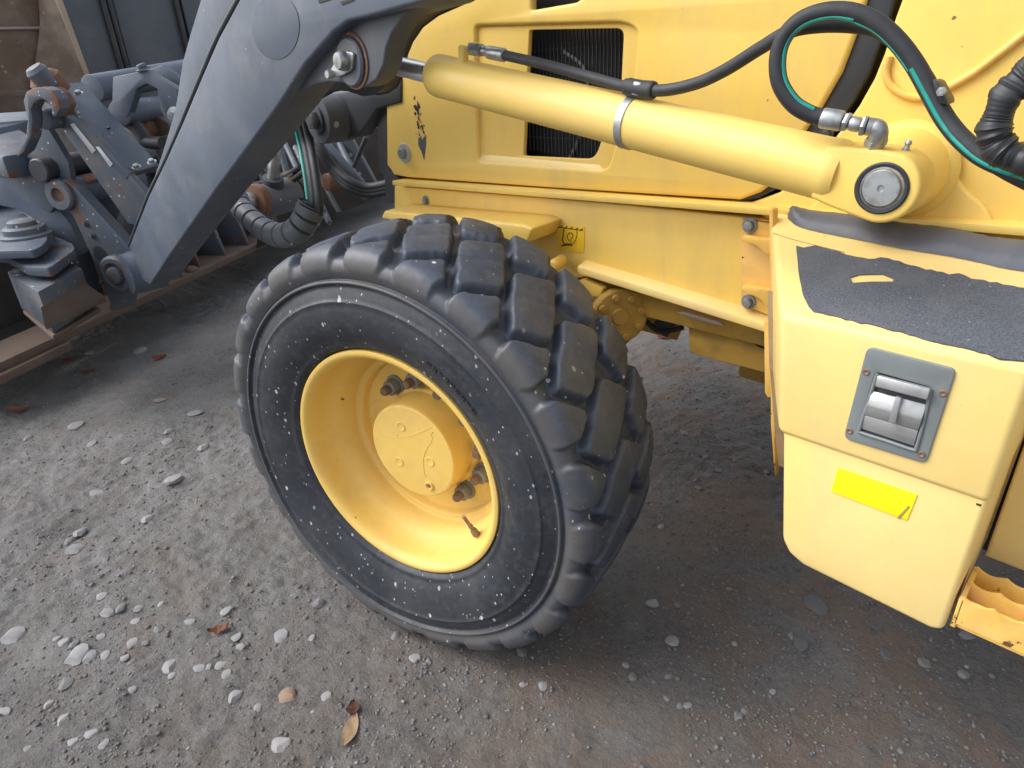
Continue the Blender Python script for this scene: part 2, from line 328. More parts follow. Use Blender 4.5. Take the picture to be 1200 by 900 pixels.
def ground_mat():
    m, n, b = nodes_mat('packed_gravel'); g = N(n, 'ShaderNodeNewGeometry'); v = g.outputs['Position']
    c = mixc(n, noise_fac(n, 3.0, .3, .7, 9, .6, v), (.098, .090, .082), (.165, .160, .156))
    c = mixc(n, mul(n, noise_fac(n, 30, .42, .72, 9, .7, v), .6), c, (.235, .23, .225))
    c = mixc(n, mul(n, noise_fac(n, 75, .48, .70, 9, .7, v), .8), c, (.070, .065, .060))
    c = mixc(n, mul(n, noise_fac(n, 160, .5, .68, 6, .7, v), .6), c, (.24, .235, .23))
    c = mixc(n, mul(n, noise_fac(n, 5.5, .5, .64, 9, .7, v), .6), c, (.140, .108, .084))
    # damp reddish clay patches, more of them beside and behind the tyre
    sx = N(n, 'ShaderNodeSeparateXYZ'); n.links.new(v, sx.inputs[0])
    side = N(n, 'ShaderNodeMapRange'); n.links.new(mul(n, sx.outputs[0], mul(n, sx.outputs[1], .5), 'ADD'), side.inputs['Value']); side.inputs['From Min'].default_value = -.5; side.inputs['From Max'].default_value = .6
    c = mixc(n, mul(n, side.outputs[0], .30), c, (.085, .077, .070))  # darker to the right: damp soil plus machine shade put into the colour
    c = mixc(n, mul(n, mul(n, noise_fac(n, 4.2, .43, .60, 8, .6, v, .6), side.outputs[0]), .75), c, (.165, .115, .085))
    # pale stone dust to the left
    dust = N(n, 'ShaderNodeMapRange'); n.links.new(sx.outputs[0], dust.inputs['Value']); dust.inputs['From Min'].default_value = -.1; dust.inputs['From Max'].default_value = -1.1
    c = mixc(n, mul(n, mul(n, noise_fac(n, 2.2, .4, .62, 9, .65, v), dust.outputs[0]), .6), c, (.27, .265, .26))
    # fine grit
    vo = N(n, 'ShaderNodeTexVoronoi'); vo.inputs['Scale'].default_value = 190; n.links.new(v, vo.inputs['Vector']); s = N(n, 'ShaderNodeSeparateColor'); n.links.new(vo.outputs['Color'], s.inputs[0])
    gr = mul(n, mul(n, s.outputs[0], .22, 'LESS_THAN'), mul(n, vo.outputs['Distance'], .38, 'LESS_THAN'))
    c = mixc(n, mul(n, gr, noise_fac(n, 7, .4, .6, 4, .5, v)), c, mixc(n, s.outputs[1], (.09, .09, .09), (.27, .27, .28)))
    n.links.new(c, b.inputs[0])
    r = N(n, 'ShaderNodeMapRange'); n.links.new(noise_fac(n, 3.5, .35, .6, 6, .6, v), r.inputs['Value']); r.inputs['To Min'].default_value = .62; r.inputs['To Max'].default_value = .95; n.links.new(r.outputs[0], b.inputs['Roughness'])
    t = N(n, 'ShaderNodeTexNoise'); t.inputs['Scale'].default_value = 70; t.inputs['Detail'].default_value = 12; t.inputs['Roughness'].default_value = .72; n.links.new(v, t.inputs['Vector'])
    h = mul(n, t.outputs[0], mul(n, mul(n, gr, .35), 0, 'ADD'), 'ADD')
    bp = N(n, 'ShaderNodeBump'); bp.inputs['Strength'].default_value = 1.; bp.inputs['Distance'].default_value = .012; n.links.new(h, bp.inputs['Height']); n.links.new(bp.outputs[0], b.inputs['Normal']); return m
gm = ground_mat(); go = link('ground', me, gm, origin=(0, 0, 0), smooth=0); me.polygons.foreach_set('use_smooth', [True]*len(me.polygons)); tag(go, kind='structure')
def gz(x, y): return float(ground_h(np.array([x]), np.array([y]))[0])
def PG(px, py):
    p = PZ(px, py, 0)
    for _ in range(3): p = PZ(px, py, gz(p[0], p[1]))
    return p

# ================================================================== wheel loader
loader = tag(empty('wheel_loader', (-.3, .8, 0)), 'yellow wheel loader with grey lift arm, big black front tyre and side toolbox', 'wheel loader')

# ---- front wheel, steered a little
WZ = .457; SA = .22914
wheel = empty('front_wheel', (0, 0, WZ), loader)
cS, sS = math.cos(SA), math.sin(SA)
def W(p):
    p = np.atleast_2d(V3(p)); return np.stack([p[:, 0]*cS-p[:, 1]*sS, p[:, 0]*sS+p[:, 1]*cS, p[:, 2]+WZ], 1)
def W1(x, y, z): return W([(x, y, z)])[0]
def Wp(rad, ang, y): return W1(rad*math.cos(R(ang)), y, rad*math.sin(R(ang)))
WAX = Vector((sS, -cS, 0))                # outward axle direction
# tread height field
top_c = [(-.205, -.1500, .399), (-.19, -.157, .413), (-.175, -.1570, .426), (-.160, -.1535, .438), (-.147, -.1455, .4480), (-.130, -.130, .4550), (-.09, -.09, .4600), (0, 0, .4625)]
flo_c = [(-.205, -.1490, .3985), (-.19, -.1552, .4118), (-.175, -.1530, .4225), (-.160, -.1465, .4315), (-.147, -.136, .433), (-.130, -.124, .4330), (-.09, -.09, .4345), (0, 0, .4360)]
def mirror(c): return c+[(-a, -b, d) for a, b, d in c[:-1][::-1]]
top_c, flo_c = mirror(top_c), mirror(flo_c)
yy = np.linspace(-.205, .205, 150); NT = 1000
def smooth_interp(x, c, k):
    xs = [q[0] for q in c]; a = np.interp(x, xs, [q[k] for q in c]); kern = np.ones(5)/5; p = np.pad(a, 2, mode='edge'); b = np.convolve(p, kern, 'valid'); b[:2] = a[:2]; b[-2:] = a[-2:]; return b
ty, tr, fy_, fr_ = [smooth_interp(yy, c, k) for c, k in ((top_c, 1), (top_c, 2), (flo_c, 1), (flo_c, 2))]
th = np.arange(NT)*360./NT
TH, YY = np.meshgrid(th, yy, indexing='ij')
phi = TH-85*np.clip(YY, -.125, .125)
def cell(center): return ((phi-center+7.5) % 15)-7.5
def rbox(a, b, ha, hb, r):
    qx = np.abs(a)-ha+r; qy = np.abs(b)-hb+r; return np.hypot(np.maximum(qx, 0), np.maximum(qy, 0))+np.minimum(np.maximum(qx, qy), 0)-r
mpd = math.pi/180*.46
cid = np.floor((phi-53.75+7.5)/15)                       # block number, for uneven wear
wob = lambda s: np.sin(cid*12.9898+s)*.5
aC = cell(53.75)*mpd; bC = YY+.66*aC+.028+wob(1)*.004
dC = rbox(aC, bC, .0555+wob(2)*.002, .0690, .021)
aN = cell(53.25)*mpd; bN = YY+.6*aN+.101+.06             # near shoulder lug: edge at -.109, runs down the side
wN = .0475-np.clip(-.165-YY, 0, .08)*.25
dN = rbox(aN, bN-wob(3)*.003+.08, wN+wob(4)*.0015, .140, .020)
aF = cell(54.2)*mpd; bF = YY+.3*aF-.053-.14
dF = rbox(aF, bF, .0485-np.clip(YY-.165, 0, .08)*.2, .140, .014)
dd = np.minimum(np.minimum(dC, dN), dF)
dd = dd+(vnoise(TH*.0080, YY, 38, 21)-.5)*.0055+(vnoise(TH*.0080, YY, 110, 22)-.5)*.0022
H = np.clip((-dd+.001)/.0095, 0, 1); H = H*H*(3-2*H)
# worn, slightly domed block tops and a shallow step across the centre block
wear = (vnoise(TH*.8, YY*100, .35, 3)-.5)*.06
H = H*(1+wear*(H > .5))*(1-.10*np.clip(1+dd/.030, 0, 1))
H *= 1-.05*np.exp(-((bC)/.008)**2)*(dC < 0)
fade = np.clip((np.abs(YY)-.185)/.02, 0, 1); H *= 1-fade
rr = fr_[None]*(1-H)+tr[None]*H; yl = fy_[None]*(1-H)+ty[None]*H
tread = np.stack([rr*np.cos(np.radians(TH)), yl, rr*np.sin(np.radians(TH))], -1)   # NT x 150 x 3
side = [(-.1460, .3965), (-.1500, .3950), (-.1545, .3940), (-.1555, .3915), (-.1545, .3890), (-.1500, .3872), (-.1475, .3855), (-.1500, .380), (-.1535, .372), (-.1560, .364), (-.1575, .3595), (-.1597, .3580), (-.1600, .3560), (-.1588, .3540), (-.1605, .345), (-.161, .33), (-.1595, .315), (-.156, .30), (-.151, .288), (-.1450, .277), (-.1420, .2715), (-.1425, .2685), (-.1400, .2650), (-.135, .260), (-.128, .2555), (-.120, .253), (-.110, .250), (-.09, .244)]
def ring(y, r): return np.stack([r*np.cos(np.radians(th)), np.full(NT, y), r*np.sin(np.radians(th))], -1)
cols = [ring(y, r) for y, r in side[::-1]]; near = np.stack(cols, 1); farp = near[:, ::-1].copy(); farp[:, :, 1] *= -1
# scuff the ridge a little
allv = np.concatenate([near, tread, farp], 1); nc = allv.shape[1]
# flat where the weight rests
an_ = np.degrees(np.arctan2(allv[:, :, 2], allv[:, :, 0])); rd_ = np.hypot(allv[:, :, 0], allv[:, :, 2])
bul = np.exp(-((((an_-248+180) % 360)-180)/48)**2)*np.clip((rd_-.27)/.08, 0, 1)
allv[:, :, 1] += np.sign(allv[:, :, 1])*.016*bul*np.exp(-((rd_-.385)/.045)**2)
allv[:, :, 0] *= 1-.010*bul*(rd_ > .42); allv[:, :, 2] *= 1-.006*bul*(rd_ > .42)
zz = allv[:, :, 2]; allv[:, :, 2] = np.where(zz < -.452, -.452-(zz+.452)*-.25, zz)
vv = W(allv.reshape(-1, 3))
ii = np.arange(NT)[:, None]*nc; jj = np.arange(nc-1)[None]; i2 = ((np.arange(NT)+1) % NT)[:, None]*nc
ff = np.stack([(ii+jj), (ii+jj+1), (i2+jj+1), (i2+jj)], -1).reshape(-1, 4)
me = bpy.data.meshes.new('tyre'); me.vertices.add(len(vv)); me.vertices.foreach_set('co', vv.ravel().astype('f')); me.loops.add(ff.size); me.loops.foreach_set('vertex_index', ff.ravel().astype('i'))
me.polygons.add(len(ff)); me.polygons.foreach_set('loop_start', (np.arange(len(ff))*4).astype('i')); me.update(calc_edges=True)
nside = len(side)-5
mi = np.zeros((NT, nc-1), 'i'); mi[:, :nside] = 1; mi[:, -nside:] = 1
tyre = link('tyre', me, [tyre_tread, tyre_side], wheel, smooth=0); me.polygons.foreach_set('use_smooth', [True]*len(me.polygons)); me.polygons.foreach_set('material_index', mi.ravel())
# raised sidewall lettering, too worn to read: small moulded strokes
bm = bmesh.new()
for (a0, a1, rad, hgt) in ((38, 66, .330, .014), (40, 62, .306, .010)):
    a = a0
    while a < a1:
        for k in range(2):
            q = a+k*.9+random.random()*.4; h0 = rad-hgt*random.choice((.5, .1, .5)); h1 = rad+hgt*.5
            pts = [Wp(h0, q, -.1600), Wp(h1, q-.2, -.1608), Wp(h1, q+.25, -.1608), Wp(h0, q+.45, -.1600)]
            bm_prism(bm, pts, -WAX*.004)
            for p in bm.verts[-8:] if False else []: pass
        a += 2.6
lt = bm_out(bm, 'sidewall_lettering', tyre_side, wheel)
lt.location += WAX*.0004
# rim
rim_prof = [(.236, -.085), (.2475, -.105), (.2520, -.1215), (.2550, -.1290), (.2540, -.1345), (.2490, -.1365), (.2430, -.1350), (.2370, -.1290), (.2340, -.1180), (.2325, -.100), (.2290, -.080), (.2190, -.062), (.2110, -.050), (.2080, -.038), (.2060, -.034), (.2050, -.022), (.2030, -.016), (.1980, -.013), (.1910, -.013), (.1880, -.010), (.1870, .000), (.1850, .0065), (.178, .0080), (.09, .0080), (.09, .02), (.19, .02), (.215, 0), (.236, -.03), (.236, -.085)]
bm = bmesh.new(); bm_lathe(bm, W1(0, 0, 0), WAX, [(r, -y) for r, y in rim_prof], 128); rim = bm_out(bm, 'rim', yellow_rim, wheel, smooth=40)
# inner barrel half behind the disc
lathe('rim_barrel', W1(0, 0, 0), WAX, [(r, -y) for r, y in [(.236, -.03), (.236, .12), (.255, .13), (.252, .135), (.228, .12), (.226, -.02)]], yellow_dirty, wheel, 64)
hub = lathe('hub', W1(0, 0, 0), WAX, [(.120, -.0095), (.1195, -.004), (.1175, .002), (.1125, .006), (.1105, .012), (.1085, .060), (.1080, .0655), (.1070, .0678), (.1055, .0687), (.103, .0690), (0, .0690)], yellow_rim, wheel, 96, smooth=30)
HUBY = -.0690
def hubp(px, py, y=HUBY-.0003):
    o = W1(0, y, 0); return PN(px, py, o, np.array(WAX))
for (px, py) in ((470, 500), (468, 541), (504, 541)):
    c = Vector(hubp(px, py)); lathe('hub_dimple', c, WAX, [(.0108, -.0008), (.0102, .0012), (.0088, .0014), (.0070, .0004), (.0032, .0002), (0, .0002)], yellow_rim, wheel, 24)
c = Vector(hubp(503.5, 569)); lathe('hub_plug', c, WAX, [(.0105, 0), (.0105, .003), (.0092, .004), (.0072, .004), (.0068, .0015), (0, .0015)], yellow_worn, wheel, 24)
lathe('plug_socket', c+WAX*.0018, WAX, [(0, -.001), (.0058, -.001), (.0055, .0004), (0, .0002)], stud_m, wheel, 4)
# seam line on the hub cap
tube('hub_seam', [hubp(*q) for q in ((505, 508), (506, 516), (500, 526), (496, 538), (497, 552), (499, 560))], .0006, yellow_rim, wheel, 6, 6)
tube('hub_seam', [hubp(*q) for q in ((447, 506), (456, 511), (470, 512), (484, 510), (497, 505), (507, 500))], .0006, yellow_rim, wheel, 6, 6)
# wheel nuts and studs
bmn = bmesh.new(); pts = [(math.cos(R(60*i))*.0155, math.sin(R(60*i))*.0155, .004) for i in range(6)]
bm_prism(bmn, pts, (0, 0, .018)); bmesh.ops.recalc_face_normals(bmn, faces=bmn.faces); bevel(bmn, .0018, 1)
bm_lathe(bmn, (0, 0, 0), (0, 0, 1), [(0, 0), (.0195, 0), (.0195, .004), (0, .004)], 24)
nm = bpy.data.meshes.new('wheel_nut'); bmesh.ops.recalc_face_normals(bmn, faces=bmn.faces); bmn.to_mesh(nm); bmn.free(); nm.materials.append(bolt_m); nm.polygons.foreach_set('use_smooth', [True]*len(nm.polygons)); nm.set_sharp_from_angle(angle=R(30))
bms = bmesh.new(); bm_lathe(bms, (0, 0, .020), (0, 0, 1), [(.0085, 0), (.0085, .013), (.0072, .0155), (0, .0155)], 20)
sm_ = bpy.data.meshes.new('wheel_stud'); bmesh.ops.recalc_face_normals(bms, faces=bms.faces); bms.to_mesh(sm_); bms.free(); sm_.materials.append(stud_m); sm_.polygons.foreach_set('use_smooth', [True]*len(sm_.polygons)); sm_.set_sharp_from_angle(angle=R(30))
q0 = WAX.to_track_quat('Z', 'Y')
for k, an in enumerate((131, 100, 68, 36, 5, -24, -57)):
    p = Vector(Wp(.1390, an, .0080)); 
    for mm in (nm, sm_):
        o = bpy.data.objects.new(mm.name, mm); COL.objects.link(o); o.parent = wheel; o.location = p-Vector(ORG[wheel.name])
        o.scale = (1.2, 1.2, 1.2); o.rotation_mode = 'QUATERNION'; o.rotation_quaternion = q0 @ Matrix.Rotation(k*.9, 3, 'Z').to_quaternion()
# valve stem on the rim wall
vb = PN(556, 623, W1(0, -.075, 0), np.array(WAX)); vt = V3(vb)+np.array(WAX)*.030+(W1(0, 0, 0)-W1(*[0, 0, 0]))
vdir = Vector(PN(543, 605, W1(0, -.100, 0), np.array(WAX)))-Vector(vb)
lathe('valve_stem', vb, vdir, [(0, -.01), (.0085, -.01), (.0075, .006), (.0045, .009), (.0045, .018), (.0055, .019), (.0055, .024), (.0038, .025), (.0038, vdir.length), (0, vdir.length)], stud_m, wheel, 16)

# ---- chassis side
CY = .40
def pl(*q): return list(q)
chassis = plate('chassis_side', pl((462, 218), (700, 237), (905, 258), (905, 392), (690, 324), (655, 330), (615, 420), (470, 420), (462, 300)), CY, .03, yellow, loader, bev=.004)
# bent ledge along the top
ZT = PY(680, 232, CY-.025)[2]
def ledge(name, px, y0, y1, th, mat, parent):
    a = PY(*px[0], y0); b = PY(*px[1], y0)
    return prism(name, [a, a+[0, y1-y0, .0], b+[0, y1-y0, .0], b], (0, 0, th), mat, parent, .002)
ledge('chassis_ledge', ((460, 217), (1262, 282)), CY-.028, CY+.06, .012, yellow, loader)
# lower flange, bent out and worn along its edge
a, b = PY(676, 321, CY-.03), PY(899, 391, CY-.03)
prism('lower_flange', [a, a+[0, .04, .01], b+[0, .04, .01], b], (0, 0, .018), yellow_pale, loader, .004)
# raised lip at the front, above the tyre
lipf = [PY(*q, .30) for q in rnd([(446, 256), (449, 247), (617, 262), (632, 266), (622, 284), (598, 284), (578, 277)], 3)]
prism('front_lip', [PY(*q, .300) for q in ((446, 256), (450, 247), (612, 263), (624, 268), (618, 285), (598, 285), (560, 276))], (0, .10, .004), yellow, loader, .006, 3)
# riser to the right where the chassis meets the toolbox: bolted bracket
br = plate('bracket_plate', rnd([(868, 257), (906, 262), (906, 372), (868, 356)], 2), CY-.012, .012, yellow_worn, loader, bev=.002)
prism('bracket_lug', [PY(*q, CY-.032) for q in [(870, 276), (869, 283), (884, 287), (893, 293), (897, 299), (903, 298), (903, 281)]], (0, .02, 0), yellow_worn, br, .002)
prism('bracket_lug', [PY(*q, CY-.032) for q in [(869, 335), (869, 343), (884, 347), (892, 352), (896, 360), (903, 362), (903, 339)]], (0, .02, 0), yellow_worn, br, .002)
for q in ((879, 264), (877.5, 353.5)):
    hexbolt('bolt', PY(*q, CY-.013), (0, -1, 0), .0095, .012, bolt_m, br)
hexbolt('bolt', PY(499, 235, CY-.001), (0, -1, 0), .009, .008, bolt_m, loader)
# towing / lashing symbol label
sy = CY-.0016
lb = plate('lashing_label', [(653, 264), (685, 266), (684, 296), (652.5, 293.5)], sy, .0015, label_y, loader, bev=.0002)
def strokes(name, paths, y, r, mat, parent):
    bm = bmesh.new()
    for p, rr_ in paths: bm_tube(bm, [PY(*q, y) for q in p], r*rr_, 6)
    return bm_out(bm, name, mat, parent)
S = lambda x, y: (500+x/4., 240+y/4.)
rope = [S(*q) for q in ((644, 110), (640, 140), (637, 165), (642, 182), (655, 188))]
rope2 = [S(*q) for q in ((704, 120), (704, 145), (697, 168), (684, 184), (668, 190))]
hookp = [S(*q) for q in ((668, 170), (661, 158), (660, 142), (668, 132), (680, 132), (686, 142), (682, 154), (674, 164), (678, 176), (668, 184), (654, 180))]
strokes('lashing_symbol', [([S(612, 104), S(732, 120)], 1.1), (rope, 1.5), (rope2, .9), (hookp, 1.1), ([S(632, 192), S(655, 187), S(682, 190)], 1.9),
        ] + [([S(622+k*24, 107+k*3.4), S(636+k*24, 97+k*3.4)], 1.1) for k in range(5)], sy-.0006, .0008, ink, lb)

# ---- hood
HY = .405
hood_out = [(453, -60), (452, 60), (453, 193), (461, 205), (476, 208), (640, 220), (866, 234.5), (889, 226), (905, 214), (903, 200), (938, 160), (962, 125), (985, 85), (1002, 40), (1016, -5), (1024, -60)]
recess = rnd([(556, 30), (728, 26), (747, 34), (742, 95), (712, 200), (560, 189)], [6, 8, 14, 0, 12, 6])
upper = rnd([(622, -40), (684, -40), (684, -4), (674, 3), (622, 12)], 3)
hood = plate('hood_side', hood_out, HY, .022, yellow, loader, holes=[recess, upper], bev=.007)
win = rnd([(620, 35), (731, 33), (728, 97), (697, 187), (613, 183)], [3, 10, 0, 12, 4])
rec = plate('hood_recess', rnd([(548, 22), (756, 18), (752, 95), (722, 210), (552, 200)], 3), HY+.010, .012, yellow, loader, holes=[win], bev=.002)
# sloping lower sill of the recess, sky light put in by paler paint
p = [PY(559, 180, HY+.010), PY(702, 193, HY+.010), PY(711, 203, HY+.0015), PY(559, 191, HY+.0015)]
slab('recess_sill', p, .004, yellow_pale, hood, .001)
box('hood_interior_shade', (-.75, HY+.075, .86), (.75, 1.25, 1.75), void, loader, .02)
box('hood_shell', (-.80, HY+.5, .90), (.45, 1.30, 1.80), yellow, loader, .03)
# grille wires behind the window
bm = bmesh.new()
for i in range(26):
    x = 616+i*4.6; a = PY(x, 28, HY+.045); bm_prism(bm, [a, a+[.0012, 0, 0], a+[.0012, 0, -.26], a+[0, 0, -.26]], (0, .004, 0))
gr = bm_out(bm, 'grille_wire', grey_dark, hood); tag(gr, kind='stuff')
bm = bmesh.new()
for z in (1.02, 1.11, 1.2): bm_prism(bm, [(-.25, HY+.05, z), (.1, HY+.05, z), (.1, HY+.05, z+.003), (-.25, HY+.05, z+.003)], (0, .004, 0))
tag(bm_out(bm, 'grille_rail', black, hood), kind='stuff')
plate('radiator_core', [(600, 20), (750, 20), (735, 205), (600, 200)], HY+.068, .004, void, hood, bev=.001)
tube('fan_cable', [PY(*q, HY+.06) for q in ((668, 184), (676, 168), (690, 120), (684, 80), (660, 60))], .004, plastic, hood, 8)
cB = PY(474.5, 179.5, HY); lathe('hood_bolt_washer', cB, (0, -1, 0), [(0, -.002), (.0260, -.002), (.0265, .002), (.024, .005), (0, .005)], lamp_col, hood, 28)
lathe('hood_bolt', cB, (0, -1, 0), [(0, .004), (.0145, .004), (.0145, .013), (.0120, .016), (0, .016)], plastic, hood, 24)
# scraped patches showing dark primer: thin irregular flakes
def flake(name, pts, y, mat, parent): return plate(name, pts, y, .0008, mat, parent, bev=.0001)
random.seed(3)
for q_ in range(34):
    t_ = random.random()**.8; cx = 484.5+t_*11+random.gauss(0, 2.2); cy = 112+t_*46+random.gauss(0, 2.5); sx_ = random.uniform(.35, 1.5)*(1.2-t_*.5); sy_ = sx_*random.uniform(1.2, 3.6)
    k = 11; f = [(cx+math.cos(2*math.pi*i/k)*sx_*random.uniform(.35, 1.25)+math.sin(2*math.pi*i/k)*sy_*.22, cy+math.sin(2*math.pi*i/k)*sy_*random.uniform(.45, 1.2)) for i in range(k)]
    flake('paint_scrape', f, HY-.0009-.00001*q_, black if q_ % 3 else grey_plain, hood)
flake('paint_scrape', [(490, 162), (493, 160), (494, 164), (499, 158), (499, 168), (497, 188), (494, 178), (490, 170)], HY-.0010, grey_plain, hood)
# black front frame beside the hood
plate('radiator_frame', [(440, 60), (456, 60), (456, 200), (470, 212), (466, 238), (452, 238), (450, 207), (443, 200)], HY+.012, .07, grey_dark, loader, bev=.004)
# black gap strip between hood and cab panel
strip = plate('gap_seal', [(1008, -60), (1056, -60), (1048, 0), (1040, 30), (1028, 60), (1018, 87), (1001, 117), (988, 136), (974, 160), (950, 190), (924, 214), (890, 232), (866, 238), (866, 230), (895, 208), (925, 178), (944, 150), (964, 118), (985, 80), (1000, 36), (1010, -5)], HY+.010, .05, black, loader, bev=.003)
hexbolt('seal_bolt', PY(968, 156, HY+.009), (0, -1, 0), .008, .006, grey_dark, strip)
# ---- cab side panel right of the gap
KY = .412
cabp = plate('cab_side_panel', [(1066, -70), (1060, -10), (1049, 20), (1036, 62), (1024, 92), (1006, 124), (990, 146), (968, 174), (946, 200), (912, 226), (872, 240), (900, 258), (1330, 300), (1420, -90)], KY, .05, yellow, loader, bev=.006)
cpin = PY(1046, 213, .3)
# raised boss plate round the cylinder pin
arc = [(925, 250), (950, 243), (985, 205), (1010, 168), (1036, 146), (1066, 140), (1092, 152), (1108, 172), (1116, 200), (1132, 224), (1152, 240), (1162, 256), (1166, 272)]
plate('boss_plate', rnd(arc, 6), KY-.010, .014, yellow, cabp, bev=.005)
lathe('pin_boss', PY(1060, 200, KY-.010), (0, -1, 0), [(.0, 0), (.072, 0), (.068, .010), (.062, .014), (.055, .10), (.05, .11), (0, .11)], yellow, cabp, 64)
tube('panel_bead', [PY(*q, KY-.004) for q in ((1042, 66), (1038, 82), (1042, 98), (1056, 109), (1074, 114), (1090, 112), (1108, 104), (1140, 86), (1170, 64), (1215, 28))], .0055, yellow_worn, cabp, 10)

# ---- lift cylinder
A_ = PY(462, 76, .20); B_ = PY(1043, 216, .20)
def cp(px, py, y): return PY(px, py, y)
Yc = .165
e0 = Vector(PY(440, 71, Yc)); e1 = Vector(PY(1043, 216, Yc)); ax = (e1-e0).normalized(); 
def at_px(px):
    best = min((abs(pix(np.array(e0+(e1-e0)*t))[0]-px), t) for t in np.linspace(0, 1, 2001)); return e0+(e1-e0)*best[1]
pA, pB = at_px(510), at_px(985)
L = (pB-pA).length
SC = .94
cylo = lathe('lift_cylinder', pA, ax, [(0, -.001), (.026, -.001), (.034, .002), (.0375, .008), (.0385, .014), (.0385, .05), (.0382, .052), (.0382, L-.02), (.0390, L-.012), (.0390, L-.004), (.036, L+.004), (0, L+.004)], yellow_tube, loader, 64)
cyl('cylinder_rod', e0-ax*.03, pA+ax*.02, .0185, chrome, cylo, 40)
lathe('rod_wiper', pA, ax, [(.0185, -.004), (.023, -.004), (.025, -.001), (.0185, .001)], black, cylo, 40)
# clevis eye at the right end: swept block with a round end
P1 = Vector(e1); up = Vector((0, -1, 0)).cross(ax).normalized()
if up.z < 0: up = -up
def clevis_pt(t, s): return P1+ax*t+up*s
eye = [clevis_pt(-.078, .032), clevis_pt(-.050, .036), clevis_pt(-.02, .040)]+[clevis_pt(.0415*math.cos(R(a)), .0415*math.sin(R(a))) for a in range(80, -101, -12)]+[clevis_pt(-.05, -.037), clevis_pt(-.078, -.032)]
prism('cylinder_eye', [p+Vector((0, -.030, 0)) for p in eye], (0, .060, 0), yellow, cylo, .005, 3, smooth=40)
pinc = P1+Vector((0, -.030, 0))
lathe('pin_seal', pinc, (0, -1, 0), [(.0298, -.002), (.0300, .0018), (.0282, .003), (.025, .0025), (.0237, -.002)], black, cylo, 48)
lathe('pin_seat', pinc, (0, -1, 0), [(.0257, -.002), (.0257, .0005), (.0228, .0012), (.0216, -.001)], zinc, cylo, 48)
lathe('cylinder_pin', pinc, (0, -1, 0), [(.0216, -.02), (.0216, .002), (.0203, .0035), (.0042, .0035), (.0032, .001), (0, .001)], zinc, cylo, 48)
lathe('grease_nipple', Vector(PY(1061, 177, Yc)), up, [(0, -.01), (.005, -.008), (.005, .002), (.0035, .003), (.003, .007), (.0042, .009), (.003, .012), (0, .0125)], zinc, cylo, 14)
# rod-end port and fitting with the hose leaving it
lathe('port_block', at_px(545)+up*.034+Vector((0, -.006, 0)), up, [(0, -.008), (.010, -.006), (.009, .012), (.0095, .024), (.008, .027), (0, .027)], yellow, cylo, 20)
Yh = Yc-.008
fit0, fit1, fit2, fit3 = [Vector(PY(*q, Yh)) for q in ((551, 57), (565, 59), (572, 61), (592, 65))]
cyl('hose_nut', fit0, fit1, .0115, zinc, cylo, 6); cyl('hose_neck', fit1, fit2, .0085, zinc, cylo, 16); cyl('hose_ferrule', fit2, fit3, .0110, zinc, cylo, 24)
hose_a = tube('hydraulic_hose', [PY(x, y, d) for x, y, d in ((588, 64, Yh), (640, 76, Yh), (690, 90, Yh), (735, 102, Yh-.004), (775, 106, Yh-.008), (815, 98, Yh-.01), (850, 82, Yh-.012), (890, 57, Yh-.014), (925, 37, Yh-.015), (960, 30, Yh-.01), (1000, 30, Yh), (1030, 36, Yh), (1060, 58, Yh), (1085, 92, Yh+.01), (1105, 130, Yh+.012), (1130, 165, Yh+.012), (1165, 192, Yh), (1215, 218, Yh-.01), (1280, 240, Yh))], .0083, rubber_hose, loader, 18)
# clamp that ties the hose to the barrel
cc = at_px(741)
bm = bmesh.new(); a2, b2, c2 = frame_of(ax); ring_ = []
for i in range(49):
    t = 2*math.pi*i/48; ring_.append(cc+(a2*math.cos(t)+b2*math.sin(t))*.0388)
for p, q in zip(ring_, ring_[1:]):
    n_ = ((p-cc).normalized()*.0013)
    n2 = ((q-cc).normalized()*.0013); h = c2*.0062
    vs_ = [bm.verts.new(v) for v in (p-h, p+h, p+h+n_, p-h+n_, q-h, q+h, q+h+n2, q-h+n2)]
    for f in ((3, 2, 6, 7), (0, 3, 7, 4), (1, 5, 6, 2)): bm.faces.new([vs_[k] for k in f])
bmesh.ops.remove_doubles(bm, verts=bm.verts, dist=1e-5); clampb = bm_out(bm, 'clamp_band', zinc, cylo)
cush = [PY(x, y, d) for x, y, d in ((733, 101, Yh-.004), (750, 104.5, Yh-.005), (767, 106, Yh-.007))]
tube('clamp_cushion', cush, lambda i, n: .0128 if .08 < i/n < .92 else .0112, rubber_hose, cylo, 14)
prism('clamp_screw', [PY(*q, Yh-.016) for q in ((742, 95), (751, 97), (748, 113), (739, 111))], (0, .012, 0), zinc, cylo, .002)
